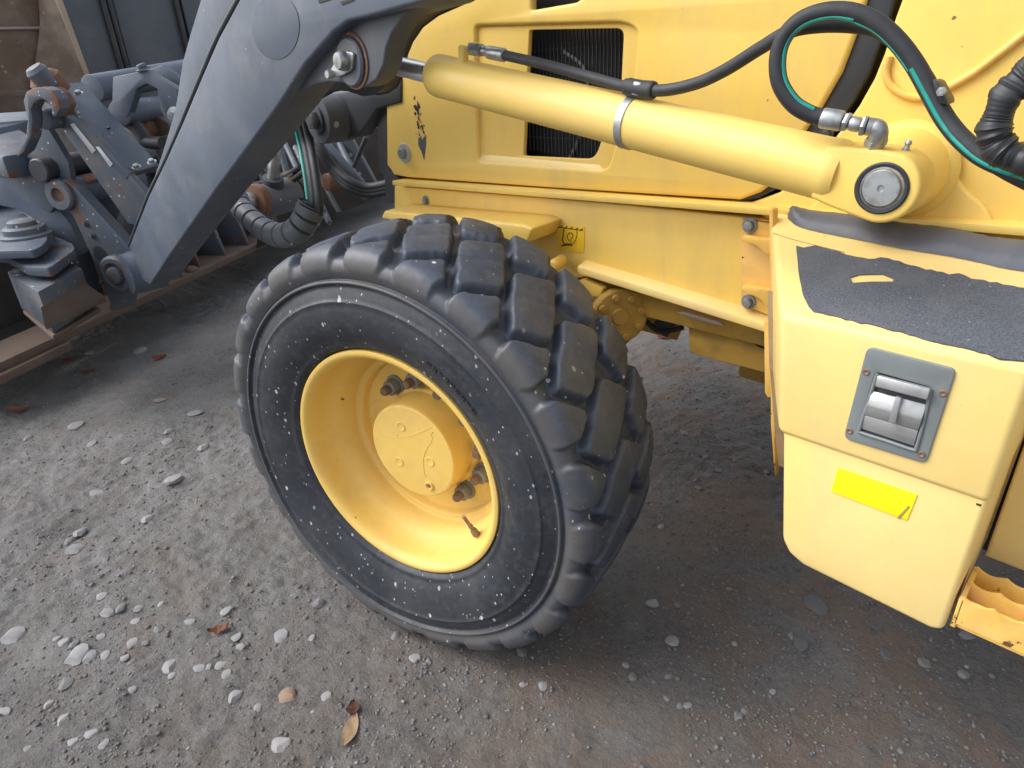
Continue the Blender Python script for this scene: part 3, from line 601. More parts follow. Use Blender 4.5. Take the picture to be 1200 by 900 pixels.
# looped second hose with the teal stripe and its elbow fitting
def pth(l): return [PY(x, y, d) for x, y, d in l]
loop = ((966, 138, Yh-.03), (950, 134, Yh-.034), (930, 122, Yh-.040), (915, 100, Yh-.044), (911, 76, Yh-.045), (915, 52, Yh-.044), (928, 32, Yh-.042), (948, 19, Yh-.038), (975, 13, Yh-.034), (1003, 16, Yh-.030), (1030, 29, Yh-.026), (1053, 50, Yh-.024), (1073, 77, Yh-.022), (1090, 108, Yh-.022), (1108, 140, Yh-.024), (1130, 166, Yh-.03), (1160, 188, Yh-.036), (1215, 207, Yh-.04), (1280, 225, Yh-.03))
tube('hydraulic_hose', pth(loop), .0100, rubber_hose, loader, 20)
tag(bpy.data.objects['hydraulic_hose.001'], 'looped black hose with a teal stripe')
def stripe(l, r_, off, mat, parent, w_=.0028):
    path = spline(pth(l), 8); out = []
    for i, p in enumerate(path):
        t = path[min(i+1, len(path)-1)]-path[max(i-1, 0)]; t /= np.linalg.norm(t); view = CAM-p; view /= np.linalg.norm(view); s = np.cross(t, view); s /= np.linalg.norm(s)
        d = view*math.cos(off)+s*math.sin(off); out.append(p+d*(r_-w_*.55))
    bm = bmesh.new(); bm_tube(bm, out, w_, 8); return bm_out(bm, 'teal_stripe', mat, parent, smooth=60)
hb = bpy.data.objects['hydraulic_hose.001']
stripe(loop[1:10], .0100, .75, teal, hb); stripe(loop[12:], .0100, .55, teal, hb); stripe(loop[9:13], .0100, .95, teal, hb, .0012)
f = [Vector(PY(*q)) for q in ((962, 138, Yh-.03), (988, 142, Yh-.026), (995, 144, Yh-.025), (1002, 145, Yh-.024), (1009, 147, Yh-.023), (1016, 148, Yh-.022), (1024, 149, Yh-.02), (1031, 151, Yh-.02), (1031, 159, Yh-.02), (1021, 166, Yh-.02))]
fp = hb
cyl('hose_ferrule', f[0], f[1], .0118, zinc, fp, 24); cyl('hose_nut', f[1], f[2], .0115, zinc, fp, 6); cyl('hose_neck', f[2], f[4], .0085, zinc, fp, 16); cyl('hose_nut', f[4], f[5], .0122, zinc, fp, 6)
tube('elbow_fitting', [f[5], f[6], Vector(PY(1029, 151, Yh-.02)), Vector(PY(1030, 158, Yh-.018)), Vector(PY(1027, 166, Yh-.012))], .0100, zinc, fp, 16, 6)
cyl('elbow_nut', PY(1028, 161, Yh-.014), PY(1025, 171, Yh-.008), .0125, zinc, fp, 6)
# hose clip on the panel, corrugated sleeve at the right edge
clip = prism('hose_clip', [PY(*q, Yh-.036) for q in ((1092, 93), (1099, 96), (1111, 119), (1109, 124), (1101, 121), (1094, 106))], (0, .03, 0), black, loader, .002)
hexbolt('clip_bolt', PY(1104, 107, Yh-.037), (0, -1, 0), .005, .005, zinc, clip, False)
prism('clip_tab', [PY(*q, Yh-.02) for q in ((1083, 112), (1091, 116), (1096, 128), (1090, 131), (1083, 124))], (0, .02, 0), black, clip, .002)
sl_pts = ((1250, 60), (1222, 78), (1200, 94), (1182, 112), (1170, 134), (1164, 152), (1168, 168), (1178, 178), (1190, 184), (1215, 196))
path = spline([PY(x, y, Yh-.07) for x, y in sl_pts], 14)
random.seed(5); wr = [random.uniform(-1, 1) for _ in range(400)]
bm = bmesh.new(); bm_tube(bm, path, lambda i, n: .0150+.0012*math.sin(i*.42+math.sin(i*.17)*2)+.0005*wr[i], 18)
for v in bm.verts: v.co += Vector(mnoise.noise_vector(v.co*42))*.0042
tag(bm_out(bm, 'hose_sleeve', black, loader, smooth=60), 'wrinkled black fabric sleeve over a cable')

# ---- toolbox with its lid, latch, mats
FY = .120; BYK = .385
bxf = [PY(*q, FY)[[0, 2]] for q in ((915, 365), (913, 513), (914, 640))]
zt, zs, zb = .854, .668, .452
xR = .953
TOPN = np.array([0, -(.935-zt)/(BYK-FY), 1.]); TOPN /= np.linalg.norm(TOPN); TOP0 = np.array([.7, FY, zt])
def PT(px, py, lift=0): return PN(px, py, TOP0+TOPN*lift, TOPN)
xl_t, xl_s, xl_b = bxf[0][0], bxf[1][0], bxf[2][0]
bkx = PY(903, 243, BYK)[0]
def XAT(px, y, z):
    a = np.array([0, y, z])-CAM; k = (px-600)/FPX; return CAM[0]+(a@(k*cf-cr))/(cr[0]-k*cf[0])-(-CAM[0])*0 if False else float(-( (0-CAM[0])*(cr[0]-k*cf[0]) + a[1]*(cr[1]-k*cf[1]) + a[2]*(cr[2]-k*cf[2]))/(cr[0]-k*cf[0]))
tb = empty('toolbox', (.8, FY, zb), loader)
def loft(name, loops, mat, parent, bev, seg=3, smooth=35):
    """loops: list of vertex rings (same count) skinned in order and capped"""
    bm = bmesh.new(); R_ = [[bm.verts.new(Vector(p)) for p in l] for l in loops]; n = len(R_[0])
    for a, b in zip(R_, R_[1:]):
        for i in range(n): bm.faces.new((a[i], a[(i+1) % n], b[(i+1) % n], b[i]))
    bm.faces.new(R_[0]); bm.faces.new(R_[-1][::-1]); bmesh.ops.recalc_face_normals(bm, faces=bm.faces); bevel(bm, bev, seg, 20)
    return bm_out(bm, name, mat, parent, smooth=smooth)
# lower body
def outline_low(y, dx, dz0=0):
    q = [(xl_s+dx, zs+.03), (xl_b+dx, .485), (xl_b+.012+dx, .466), (xl_b+.035+dx, .455), (.935, .446), (xR-.004, .452), (xR-.002, zs+.03)]
    return [(x, y, z+dz0) for x, z in q]
body_back = [(XAT(905, BYK, zs+.03), BYK, zs+.03), (XAT(920, BYK, .485), BYK, .485), (XAT(930, BYK, .466), BYK, .466), (XAT(945, BYK, .455), BYK, .455), (.935, BYK, .446), (xR-.004, BYK, .452), (xR-.002, BYK, zs+.03)]
lower = loft('toolbox_body', [outline_low(FY+.005, .002), body_back], yellow_pale, tb, .008, 3)
# lid: wraps over the top
lf = [(xl_t, FY, zt), (xl_s-.001, FY, zs+.004), (xR, FY, zs+.002), (xR, FY, zt)]
lb_ = [(bkx-.002, BYK, .935), (XAT(903, BYK, zs+.004), BYK, zs+.004), (xR, BYK, zs+.002), (xR, BYK, .935)]
lid = loft('toolbox_lid', [lf, lb_], yellow_pale, tb, .010, 4)
# dirty strip on the slanted left end
Ye = .30
pz = [(XAT(x_, Ye, z_), Ye, z_) for x_, z_ in ((899, .82), (901, .70), (907, .58), (912, .50), (935, .50), (935, .82))]
prism('toolbox_end_plate', pz, (0, .006, 0), dirty_edge, tb, .001)
# flange strips between chassis and box
prism('mount_strip', [PY(*q, BYK-.02) for q in ((895, 376), (905, 376), (905, 466), (899, 466), (896, 460))], (0, .02, 0), yellow_worn, tb, .002)
prism('mount_strip', [PY(*q, BYK-.05) for q in ((901, 244), (906, 246), (908, 560), (903, 500))], (0, .02, 0), yellow_worn, tb, .002)
# latch plate
lp_y = FY-.0035
lpl = plate('latch_plate', rnd([(1016, 406), (1121, 433), (1085, 544), (988, 514)], 9), lp_y, .004, plastic, tb, holes=[rnd([(1026, 436), (1093, 455), (1073, 528), (1006, 505)], 5)], bev=.0014)
prism('latch_well', [PY(*q, FY+.0) for q in ((1020, 430), (1098, 450), (1076, 533), (1000, 508))], (0, -.0012, 0), grey_dark, tb, .0)
# raised lip of the plate round the pocket
lipp = [PY(*q, lp_y-.0008) for q in ((1028, 438), (1018, 470), (1007, 503), (1009, 507), (1040, 517), (1070, 527), (1074, 524), (1082, 496), (1091, 456))]
tube('latch_rim', lipp, .0024, plastic, tb, 8, 5)
def lpp(px, py, d): return PY(px, py, lp_y-d)
slab('latch_handle', [lpp(1028, 440, .010), lpp(1090, 456, .010), lpp(1086, 469, .012), lpp(1025, 453, .012)], .008, latch_m, tb, .0015)
slab('latch_paddle', [lpp(1022, 458, .001), lpp(1086, 474, .001), lpp(1080, 492, .008), lpp(1016, 474, .008)], .004, latch_m, tb, .0012)
slab('latch_paddle', [lpp(1016, 474, .008), lpp(1080, 492, .008), lpp(1076, 505, .003), lpp(1011, 486, .003)], .004, latch_m, tb, .0012)
slab('latch_paddle', [lpp(1011, 486, .0025), lpp(1076, 505, .0025), lpp(1071, 523, .0005), lpp(1008, 502, .0005)], .004, latch_m, tb, .0012)
slab('latch_rib', [lpp(1049, 465, .012), lpp(1056, 467, .012), lpp(1049, 497, .012), lpp(1041, 495, .012)], .006, latch_m, tb, .001)
for q in ((1015, 436), (995.5, 505), (1105, 461), (1080, 532.5)):
    lathe('rivet', PY(*q, lp_y-.0002), (0, -1, 0), [(.0048, 0), (.0044, .0008), (.0030, .0012), (.0016, .0002), (0, 0)], stud_m, tb, 18)
# yellow sticker with a lifted corner
stk = plate('reflective_sticker', [(982, 548), (1075, 580), (1063, 610), (1052, 606), (974, 576)], FY+.0036, .0012, sticker_y, tb, bev=.0002)
plate('sticker_crease', [(1064, 593), (1066, 594), (1054, 608), (1051, 607)], FY+.0028, .0009, dirty_edge, tb, bev=.0001)
prism('drain_slot', [PY(*q, FY+.0045) for q in ((1144, 589.5), (1150, 591.5), (1149.5, 593.5), (1144, 592))], (0, .002, 0), black, tb, .0)
# lid seam crease
sm = [PT(905, 273, .0003), PT(960, 281, .0003), PT(1060, 303, .0003)]
tube('lid_crease', [PT(906, 273), PT(930, 281), PT(990, 296)], .0007, dirty_edge, tb, 6, 4)
# torn anti-slip mat
random.seed(9)
edge = [(933, 289), (942, 290.5), (956, 289), (961, 290), (985, 297), (1010, 303), (1025, 305), (1032, 303), (1041, 303), (1060, 310), (1078, 315), (1098, 319), (1112, 322), (1124, 322), (1138, 327), (1160, 331), (1182, 335), (1230, 346), (1320, 366), (1310, 440), (1230, 428), (1200, 424), (1184, 422), (1170, 420), (1157, 416), (1140, 411), (1122, 407), (1105, 403), (1078, 396), (1060, 391), (1040, 386), (1027, 382), (1003, 378), (985, 373), (963, 367), (953, 365), (947, 358), (941, 348), (939, 336), (936, 320)]
jit = []
for i, p in enumerate(edge):
    q = edge[(i+1) % len(edge)]
    n_ = max(1, int(math.dist(p, q)/6))
    for k in range(n_):
        t = k/n_; jit.append((p[0]+(q[0]-p[0])*t+random.uniform(-.6, .6), p[1]+(q[1]-p[1])*t+random.uniform(-.9, .9)))
xmax = .953
def mat_sheet(name, pts, t, mat, parent, holes=()):
    # tessellate on the sloping top; clip at the box end
    P = [[PT(*p, .0006) for p in l] for l in [pts]+list(holes)]
    def clipx(l, xm):
        o = []
        for i, q in enumerate(l):
            p = l[i-1]
            if (p[0] <= xm) != (q[0] <= xm): o.append(p+(q-p)*((xm-p[0])/(q[0]-p[0])))
            if q[0] <= xm: o.append(q)
        return o
    P = [clipx(l, xmax-.006) for l in P]
    u_ = np.array([1, 0, 0.]); v_ = np.cross(TOPN, u_); o_ = TOP0
    cv = bpy.data.curves.new('c', 'CURVE'); cv.dimensions = '2D'; cv.fill_mode = 'BOTH'; cv.extrude = t/2
    for l in P:
        s = cv.splines.new('POLY'); s.points.add(len(l)-1); s.use_cyclic_u = True
        for i, q in enumerate(l): s.points[i].co = (np.dot(q-o_, u_), np.dot(q-o_, v_), 0, 1)
    tob = bpy.data.objects.new('t', cv); COL.objects.link(tob); dg = bpy.context.evaluated_depsgraph_get(); me = bpy.data.meshes.new_from_object(tob.evaluated_get(dg)); bpy.data.objects.remove(tob)
    me.materials.clear(); n = len(me.vertices); co = np.empty(n*3, 'f'); me.vertices.foreach_get('co', co); co = co.reshape(-1, 3)
    new = o_+np.outer(co[:, 0], u_)+np.outer(co[:, 1], v_)+np.outer(co[:, 2]+t/2, TOPN); me.vertices.foreach_set('co', new.astype('f').ravel()); me.update()
    return link(name, me, mat, parent, smooth=0)
mat_sheet('antislip_mat', jit, .0022, mat_slip, tb, holes=[[(996, 326), (1008, 322.5), (1035, 322), (1048, 327.5), (1046, 331), (1020, 331), (999, 332.5)]])
# padded black strip along the back of the lid
strip_c = [(924, 250), (950, 256), (1000, 264), (1060, 274), (1110, 284), (1150, 294), (1180, 300), (1230, 306), (1300, 314)]
lo = [(923, 256), (935, 265), (960, 272), (1010, 282), (1060, 292), (1110, 300), (1150, 308), (1180, 315), (1230, 322), (1300, 330)]
hi_ = [(923, 244), (935, 245), (960, 249), (1010, 255), (1060, 262), (1110, 269), (1150, 276), (1178, 282), (1230, 286), (1300, 292)]
bm = bmesh.new(); rows = []
hs_, ls_ = spline([PT(*q, .001) for q in hi_], 8), spline([PT(*q, .001) for q in lo], 8)
for i, (a, b) in enumerate(zip(hs_, ls_)):
    if a[0] > xmax-.004 or b[0] > xmax-.004: break
    th_ = .013*min(1, (i+.6)/5)*(1+.12*math.sin(i*.35)); row = []
    for k in range(9):
        t = k/8; q = a*(1-t)+b*t; row.append(bm.verts.new(Vector(q+TOPN*(th_*math.sin(math.pi*t)**.55+.0004*math.sin(i*1.7+k)))))
    rows.append(row)
for a, b in zip(rows, rows[1:]):
    for k in range(8): bm.faces.new((a[k], a[k+1], b[k+1], b[k]))
    bm.faces.new((a[8], a[0], b[0], b[8]))
bm.faces.new(rows[0]); bm.faces.new(rows[-1][::-1]); bm_out(bm, 'padded_strip', foam, tb, smooth=60)

# ---- step and panel to the right of the toolbox
sp = empty('boarding_step', (1.05, .2, .4), loader)
zst = PY(1140, 705, FY+.02)[2]
f0, f1 = PY(1118, 728, .135), PY(1330, 812, .135)
x0, x1 = .958, 1.40
zf = PY(1122, 735, .135)[2]
plate('step_front', [(x0, zf-.0), (x0+.006, zf+.048), (x1, zf+.048), (x1, zf)], .135, .004, yellow_worn, sp, lift='xz', bev=.001)
def tread_strip(y, z, h):
    n = 90; bm = bmesh.new(); top = []; bot = []
    xs = np.linspace(x0, x1, n)
    for i, x in enumerate(xs):
        s = abs(math.sin((x-x0)*math.pi/.034)); zt_ = z+.007*(1-s**.8)
        top.append((x, y, zt_)); bot.append((x, y, z-h))
    vs1 = [[bm.verts.new(p) for p in top], [bm.verts.new(p) for p in bot], [bm.verts.new((p[0], p[1]+.004, p[2])) for p in top], [bm.verts.new((p[0], p[1]+.004, p[2])) for p in bot]]
    for i in range(n-1):
        for a, b in ((0, 1), (2, 0), (3, 2), (1, 3)): bm.faces.new((vs1[a][i], vs1[a][i+1], vs1[b][i+1], vs1[b][i]))
    o = bm_out(bm, 'step_tread', yellow_worn, sp, smooth=40); return o
for k in range(3): tread_strip(.131+k*.036, zf+.048+.001*k, .040)
box('step_floor', (x0, .14, zf+.002), (x1, .215, zf+.006), yellow_worn, sp, .001)
box('step_end', (x0-.004, .131, zf-.0), (x0+.002, .215, zf+.050), yellow_worn, sp, .001)
sd = plate('step_panel', [PX(1,1,1)[[0,2]]*0+q for q in (np.array([.957, .80]), np.array([.957, PY(1160, 655, .30)[2]]), np.array([1.5, PY(1160, 655, .30)[2]-.01]), np.array([1.5, .80]))], .30, .02, yellow_pale, loader, lift='xz', bev=.006)
box('step_shade_block', (.93, .42, .40), (1.5, .8, .62), void, loader, .01)  # black block, shade of the opening under the panel put into its colour
box('cab_body', (.62, .47, .50), (1.6, 1.2, 1.5), yellow, loader, .02)

# ---- under the chassis: axle with flange, axle stop, tank bracket
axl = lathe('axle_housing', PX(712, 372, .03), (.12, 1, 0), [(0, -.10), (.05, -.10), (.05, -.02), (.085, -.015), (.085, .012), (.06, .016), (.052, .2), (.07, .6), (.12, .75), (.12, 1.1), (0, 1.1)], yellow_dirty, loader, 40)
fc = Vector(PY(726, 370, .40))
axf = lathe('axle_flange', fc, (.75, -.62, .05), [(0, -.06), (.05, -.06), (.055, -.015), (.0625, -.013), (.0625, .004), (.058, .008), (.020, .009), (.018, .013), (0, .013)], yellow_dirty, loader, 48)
fa, fb, fx = frame_of((.75, -.62, .05))
for k in range(8):
    hexbolt('flange_bolt', fc+(fa*math.cos(R(45*k+15))+fb*math.sin(R(45*k+15)))*.047+fx*.009, fx, .009, .010, yellow_dirty, axf, True)
cyl('drive_shaft', PY(735, 360, .55), PY(800, 378, .60), .045, yellow_dirty, loader, 28)
cyl('shaft_joint', PY(772, 372, .56), PY(790, 384, .57), .030, grey_dark, loader, 18)
tube('brake_line', [PY(x, y, .50) for x, y in ((720, 385), (748, 372), (772, 388), (800, 384))], .006, rubber_hose, loader, 8)
prism('stop_plate', [PY(*q, CY-.02) for q in ((674, 331), (682, 327), (706, 338), (703, 349), (691, 347))], (0, .02, 0), yellow, loader, .003)
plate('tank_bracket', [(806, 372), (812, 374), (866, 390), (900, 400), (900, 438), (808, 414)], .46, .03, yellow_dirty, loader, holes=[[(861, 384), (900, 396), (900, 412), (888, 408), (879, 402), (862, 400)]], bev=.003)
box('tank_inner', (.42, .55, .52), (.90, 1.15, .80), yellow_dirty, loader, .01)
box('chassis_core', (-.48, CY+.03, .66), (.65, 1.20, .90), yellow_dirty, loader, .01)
prism('rust_rub', [PY(*q, CY-.028) for q in ((792, 367), (800, 366), (842, 378), (848, 382), (838, 382), (810, 374))], (0, .01, 0), rust_light, loader, .002)
lathe('tie_rod_end', PY(648, 312, .33), (.3, -1, 0), [(0, -.05), (.014, -.05), (.014, 0), (.010, .005), (0, .006)], yellow, loader, 20)
pg = PZ(930, 470, .0)

# ================================================================== lift arm (grey)
AY = .03
arm = plate('lift_arm', [(282, -60), (300, -62), (560, -62), (540, -28), (510, -8), (495, 2), (430, 20), (407, 25), (390, 38), (374, 56), (357, 75), (325, 125), (277, 190), (251, 225), (198, 300), (176, 334), (163, 326), (158, 300), (151, 289), (174, 230), (195, 186), (214, 143), (237, 88), (256, 44), (284, -8)], AY, .11, grey, loader, bev=.006)
plate('arm_flange', [(248, -60), (292, -60), (290, 0), (263, 50), (243, 95), (220, 150), (180, 240), (158, 297), (154, 289), (168, 245), (190, 180), (205, 130), (214, 72), (224, 36), (235, 0)], AY+.014, .08, grey, arm, bev=.003)
# weld groove line between flange and face
tube('arm_weld', [PY(*q, AY+.012) for q in ((283, -8), (255, 44), (236, 88), (213, 143), (194, 187), (173, 231), (151, 288))], .006, grey_dark, arm, 8, 5)
# bright worn edge
boss_o = [(352, 90), (395, 30), (420, 8), (520, -24), (560, -40), (545, -20), (510, -2), (488, 8), (470, 22), (458, 40), (452, 56), (449, 76), (441, 93), (430, 101), (418, 103), (400, 97), (385, 96), (368, 99), (350, 109), (338, 128), (325, 132)]
plate('arm_boss_plate', boss_o, AY+.030, .045, grey_plain, arm, bev=.004)
plate('arm_boss_plate', [(q[0]+8, q[1]+8) for q in boss_o[6:]]+[(340, 140), (350, 60)], AY+.21, .04, grey_dark, arm, bev=.004)
pc = Vector(PY(413, 73, AY+.030))
lathe('arm_pin_boss', pc, (0, -1, 0), [(0, -.04), (.044, -.04), (.044, .006), (.040, .010), (.034, .010), (0, .008)], grey_plain, arm, 48)
lathe('pin_rust_ring', pc+Vector((.004, 0, .002)), (0, -1, 0), [(.050, 0), (.050, .003), (.044, .003)], rust, arm, 48)
tb_ = plate('pin_keeper', rnd([(395, 68), (404, 60), (414, 62), (412, 82), (402, 88), (386, 92), (385, 86)], 3), AY+.014, .006, zinc, arm, bev=.001)
lathe('keeper_bolt', PY(404, 71, AY+.014), (0, -1, 0), [(0, 0), (.0175, 0), (.0185, .004), (.017, .012), (.014, .017), (0, .018)], zinc, arm, 24)
lathe('keeper_bolt', PY(389.5, 87, AY+.014), (0, -1, 0), [(0, 0), (.0085, 0), (.0085, .010), (.007, .013), (0, .013)], zinc, arm, 16)
# round darker patch where a badge was, and scraps of lettering at the very top
k = 48; patch = [(323+27.5*math.cos(2*math.pi*i/k)+0, 31+39*math.sin(2*math.pi*i/k)) for i in range(k)]
plate('badge_patch', patch, AY-.0012, .0012, patch_grey, arm, bev=.0002)
for q in (((371, -2), (389, -4), (387, 0), (374, 4)), ((398, 2), (416, -3), (414, 1), (401, 6))):
    plate('letter_scrap', list(q), AY-.0012, .0012, ink, arm, bev=.0001)
# lower pivot collar
pv = Vector(PY(142, 320, AY+.0))
lathe('arm_pivot_collar', Vector(PY(163, 318, AY+.02)), (0, -1, 0), [(0, -.08), (.085, -.08), (.085, .02), (.080, .03), (.080, .05), (0, .05)], grey, arm, 40)
# inner boss, grey round end with bolt behind the arm
bs = Vector(PY(374, 140, .34))
ib = plate('inner_link', [(352, 120), (372, 112), (440, 100), (470, 90), (470, 120), (442, 128), (420, 160), (395, 165), (360, 158)], .40, .05, grey_dark, loader, bev=.006)
lathe('inner_link_boss', bs, (0, -1, 0), [(0, -.09), (.068, -.09), (.068, 0), (.064, .006), (.030, .008), (.030, .012), (0, .012)], grey_plain, ib, 40)
hexbolt('inner_link_bolt', bs+Vector((0, -.010, 0)), (0, -1, 0), .026, .022, grey_plain, ib)

# ================================================================== quick coupler (in front of the arm)
QY = .03
BD = np.array([-.5225, .8526, 0]); BN = np.array([.8526, .5225, 0]); B0 = (CAM*(1-.873)+.873*np.array([-2.94, .213, 0]))*np.array([1, 1, 0])
def PB(px, py, off=0): return PN(px, py, B0-BN*off, BN)
def BP(t, off, z): return B0+BD*t-BN*off+np.array([0, 0, z])
def PC(px, py, y): return PN(px, py, B0+BD*(y-.33), BD)
cplr = tag(empty('quick_coupler', tuple(PC(130, 330, QY))), 'grey hydraulic quick coupler with hooked plates at the foot of the lift arm', 'coupler')
prism('side_plate', [PC(*q, QY) for q in rnd([(62, 226), (64, 214), (76, 210), (90, 222), (130, 266), (164, 303), (168, 320), (163, 334), (153, 341), (151, 352), (150, 360), (140, 363), (131, 366), (127, 362), (129, 356), (124, 342), (112, 312), (98, 280), (84, 250), (70, 243)], 3, 3)], tuple(BD*.05), grey_dirty, cplr, .004, smooth=40)
lathe('pivot_eye', PC(73, 228, QY), tuple(-BD), [(.062, -.06), (.062, .016), (.055, .024), (.030, .024), (.026, .018), (.026, -.02), (0, -.02)], grey_dirty, cplr, 32)
lathe('pivot_bore', PC(73, 228, QY-.0), tuple(-BD), [(0, .012), (.027, .012), (.024, -.01), (0, -.01)], rust, cplr, 24)
lathe('pin_boss', PC(141, 320, QY), tuple(-BD), [(0, -.05), (.080, -.05), (.078, .02), (.068, .032), (.052, .034), (.040, .022), (.036, .022), (.034, .040), (.024, .046), (0, .046)], grey_dirty, cplr, 40)
lathe('plate_hole', PC(117, 297, QY-.001), tuple(-BD), [(.030, 0), (.030, .0008), (0, .0008)], grey_dark, cplr, 24)
tq = PC(84, 225, QY+.03); cyl('cross_tube', tq, tq+BD*.30, .055, grey, cplr, 28)
tq2 = PC(131, 218, QY+.2); cyl('tube_collar', tq+BD*.20, tq+BD*.34, .075, grey, cplr, 28)
prism('rust_bar', [tq+BD*.04+BN*.01+[0,0,.045], tq+BD*.04+BN*.055+[0,0,.025], tq+BD*.18+BN*.055+[0,0,.025], tq+BD*.18+BN*.01+[0,0,.045]], (0, 0, .012), rust, cplr, .004)
# wide sloping panel
def qd(name, pts, ys, t, mat, bev=.004, parent=None): return slab(name, [PC(p[0], p[1], y) for p, y in zip(pts, ys)], t, mat, parent or cplr, bev)
qd('sloping_panel', ((57, 99), (97, 96), (187, 193), (153, 203)), (.06, .30, .24, .04), .035, grey)
tube('panel_slot', [PC(*q, .145) for q in ((111, 152.5), (129, 150))], .005, ink, cplr, 6, 0)
# second web with the silver label
qd('web_plate', ((50, 120), (66, 108), (170, 225), (196, 262), (175, 268), (150, 262)), (.04,)*6, .03, grey_dirty)
prism('data_label', [PC(*q, .036) for q in ((82, 146), (86, 144), (112, 176), (108, 180))], tuple(BD*.003), silver, cplr, .0003)
prism('data_label', [PC(*q, .036) for q in ((112, 172), (116, 172), (132, 192), (129, 196))], tuple(BD*.003), silver, cplr, .0003)
prism('web_plate', [PC(*q, .05) for q in [(40, 140), (56, 150), (80, 190), (84, 218), (58, 250), (30, 236), (18, 190), (32, 160)]], tuple(BD*.03), grey_dirty, cplr, .004)
# hook with its rusty nose
hook = [(27, 118), (30, 108), (38, 103), (50, 102), (60, 106), (68, 116), (70, 128), (64, 138), (60, 134), (60, 124), (54, 118), (48, 116), (40, 120), (36, 128), (38, 140), (36, 160), (28, 178), (18, 186), (30, 160), (32, 140)]
prism('hook', [PC(*q, -.08) for q in hook], tuple(BD*.05), grey_dirty, cplr, .005)
prism('hook_nose', [PC(*q, -.02) for q in [(q[0]+5, q[1]-3) for q in ((54, 106), (62, 112), (70, 126), (66, 140), (58, 132), (58, 122), (50, 116), (44, 112), (44, 104))]], tuple(BD*.06), rust, cplr, .005)
lathe('hook_pin', PC(51, 140, -.02), tuple(-BD), [(0, -.12), (.036, -.12), (.036, 0), (.033, .004), (0, .004)], grey, cplr, 36)
lathe('pin_cap', PC(52, 92, .05), (.1, -.5, .9), [(0, -.06), (.055, -.06), (.058, 0), (.040, .018), (0, .022)], rust, cplr, 24)
lathe('pin_cap', PC(48, 89, .02), (.1, -.5, .9), [(0, -.04), (.035, -.04), (.038, .02), (.028, .034), (0, .038)], grey_dirty, cplr, 24)
lathe('side_boss', PC(46, 200, .0), tuple(-BD), [(0, -.25), (.045, -.25), (.045, 0), (.040, .006), (0, .006)], grey_dark, cplr, 28)
# curved swing plate at the far left
prism('swing_plate', [PC(*q, .09) for q in rnd([(-30, 190), (0, 186), (22, 192), (40, 208), (60, 236), (82, 262), (96, 292), (90, 302), (70, 285), (48, 262), (20, 245), (-30, 235)], 5, 3)], tuple(BD*.05), grey, cplr, .005)
# horizontal tubes and the bracket with a hook mouth behind
a = PC(108, 104, .42); bq = PC(240, 80, 1.2); cyl('upper_tube', a, bq, .055, grey, cplr, 28)
cyl('lower_tube', PC(140, 133, .40), PC(240, 118, 1.1), .050, grey, cplr, 28)
prism('tube_bracket', [PC(*q, .40) for q in ((132, 90), (172, 82), (184, 90), (208, 104), (206, 150), (200, 152), (188, 128), (184, 104), (172, 98), (160, 104), (158, 112), (150, 136), (146, 138), (131, 126))], tuple(BD*.04), grey, cplr, .004)
prism('tube_bracket', [PC(*q, .50) for q in ((172, 82), (190, 76), (216, 96), (216, 120), (184, 100))], tuple(BD*.03), grey, cplr, .004)
lathe('bracket_bolt', PC(206, 137, .38), tuple(-BD), [(0, -.05), (.040, -.05), (.040, 0), (.022, .004), (.020, .02), (0, .022)], zinc, cplr, 24)
hexbolt('bracket_bolt', PC(168, 81, .41), (0, -.3, 1), .02, .02, grey_dirty, cplr)
tube('coupler_hose', [PC(x, y, .45) for x, y in ((146, 140), (158, 148), (166, 158), (172, 166), (190, 168))], .028, rubber_hose, cplr, 12)
lathe('rusty_drum', PC(158, 152, .55), tuple(-BD+np.array([0,0,.1])), [(0, -.1), (.075, -.1), (.08, 0), (.05, .012), (0, .012)], rust, cplr, 28)
prism('rusty_arm', [PC(*q, .60) for q in ((160, 142), (184, 136), (206, 150), (204, 172), (168, 168))], tuple(BD*.08), rust_light, cplr, .008)
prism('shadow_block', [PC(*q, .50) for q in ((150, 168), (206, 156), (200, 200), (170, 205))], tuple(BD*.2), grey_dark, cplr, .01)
qd('web_plate', ((150, 230), (168, 262), (152, 300), (130, 270)), (.30, .30, .30, .30), .03, grey_dirty)

# ================================================================== plough (grey, rusty foot) across the front
plough = tag(empty('snow_plough', tuple(BP(.6, .2, 0))), 'grey snow plough with rusty lower edge and ribbed back, mounted ahead of the loader', 'plough')
def bbox_b(name, t0, t1, o0, o1, z0, z1, mat, bev=.004, parent=None):
    return prism(name, [BP(t0, o0, z0), BP(t1, o0, z0), BP(t1, o0, z1), BP(t0, o0, z1)], -BN*(o1-o0), mat, parent or plough, bev)
bbox_b('sky_blocker_plate', .02, 4.2, .23, .95, .190, .215, shade_steel)  # added plate, keeps sky light off the ground under the plough
bbox_b('bottom_rail', -.72, 4.2, 0, .22, .185, .220, rust_light)
bbox_b('cutting_edge', .15, 4.2, .24, .27, .14, .42, rust, .006)
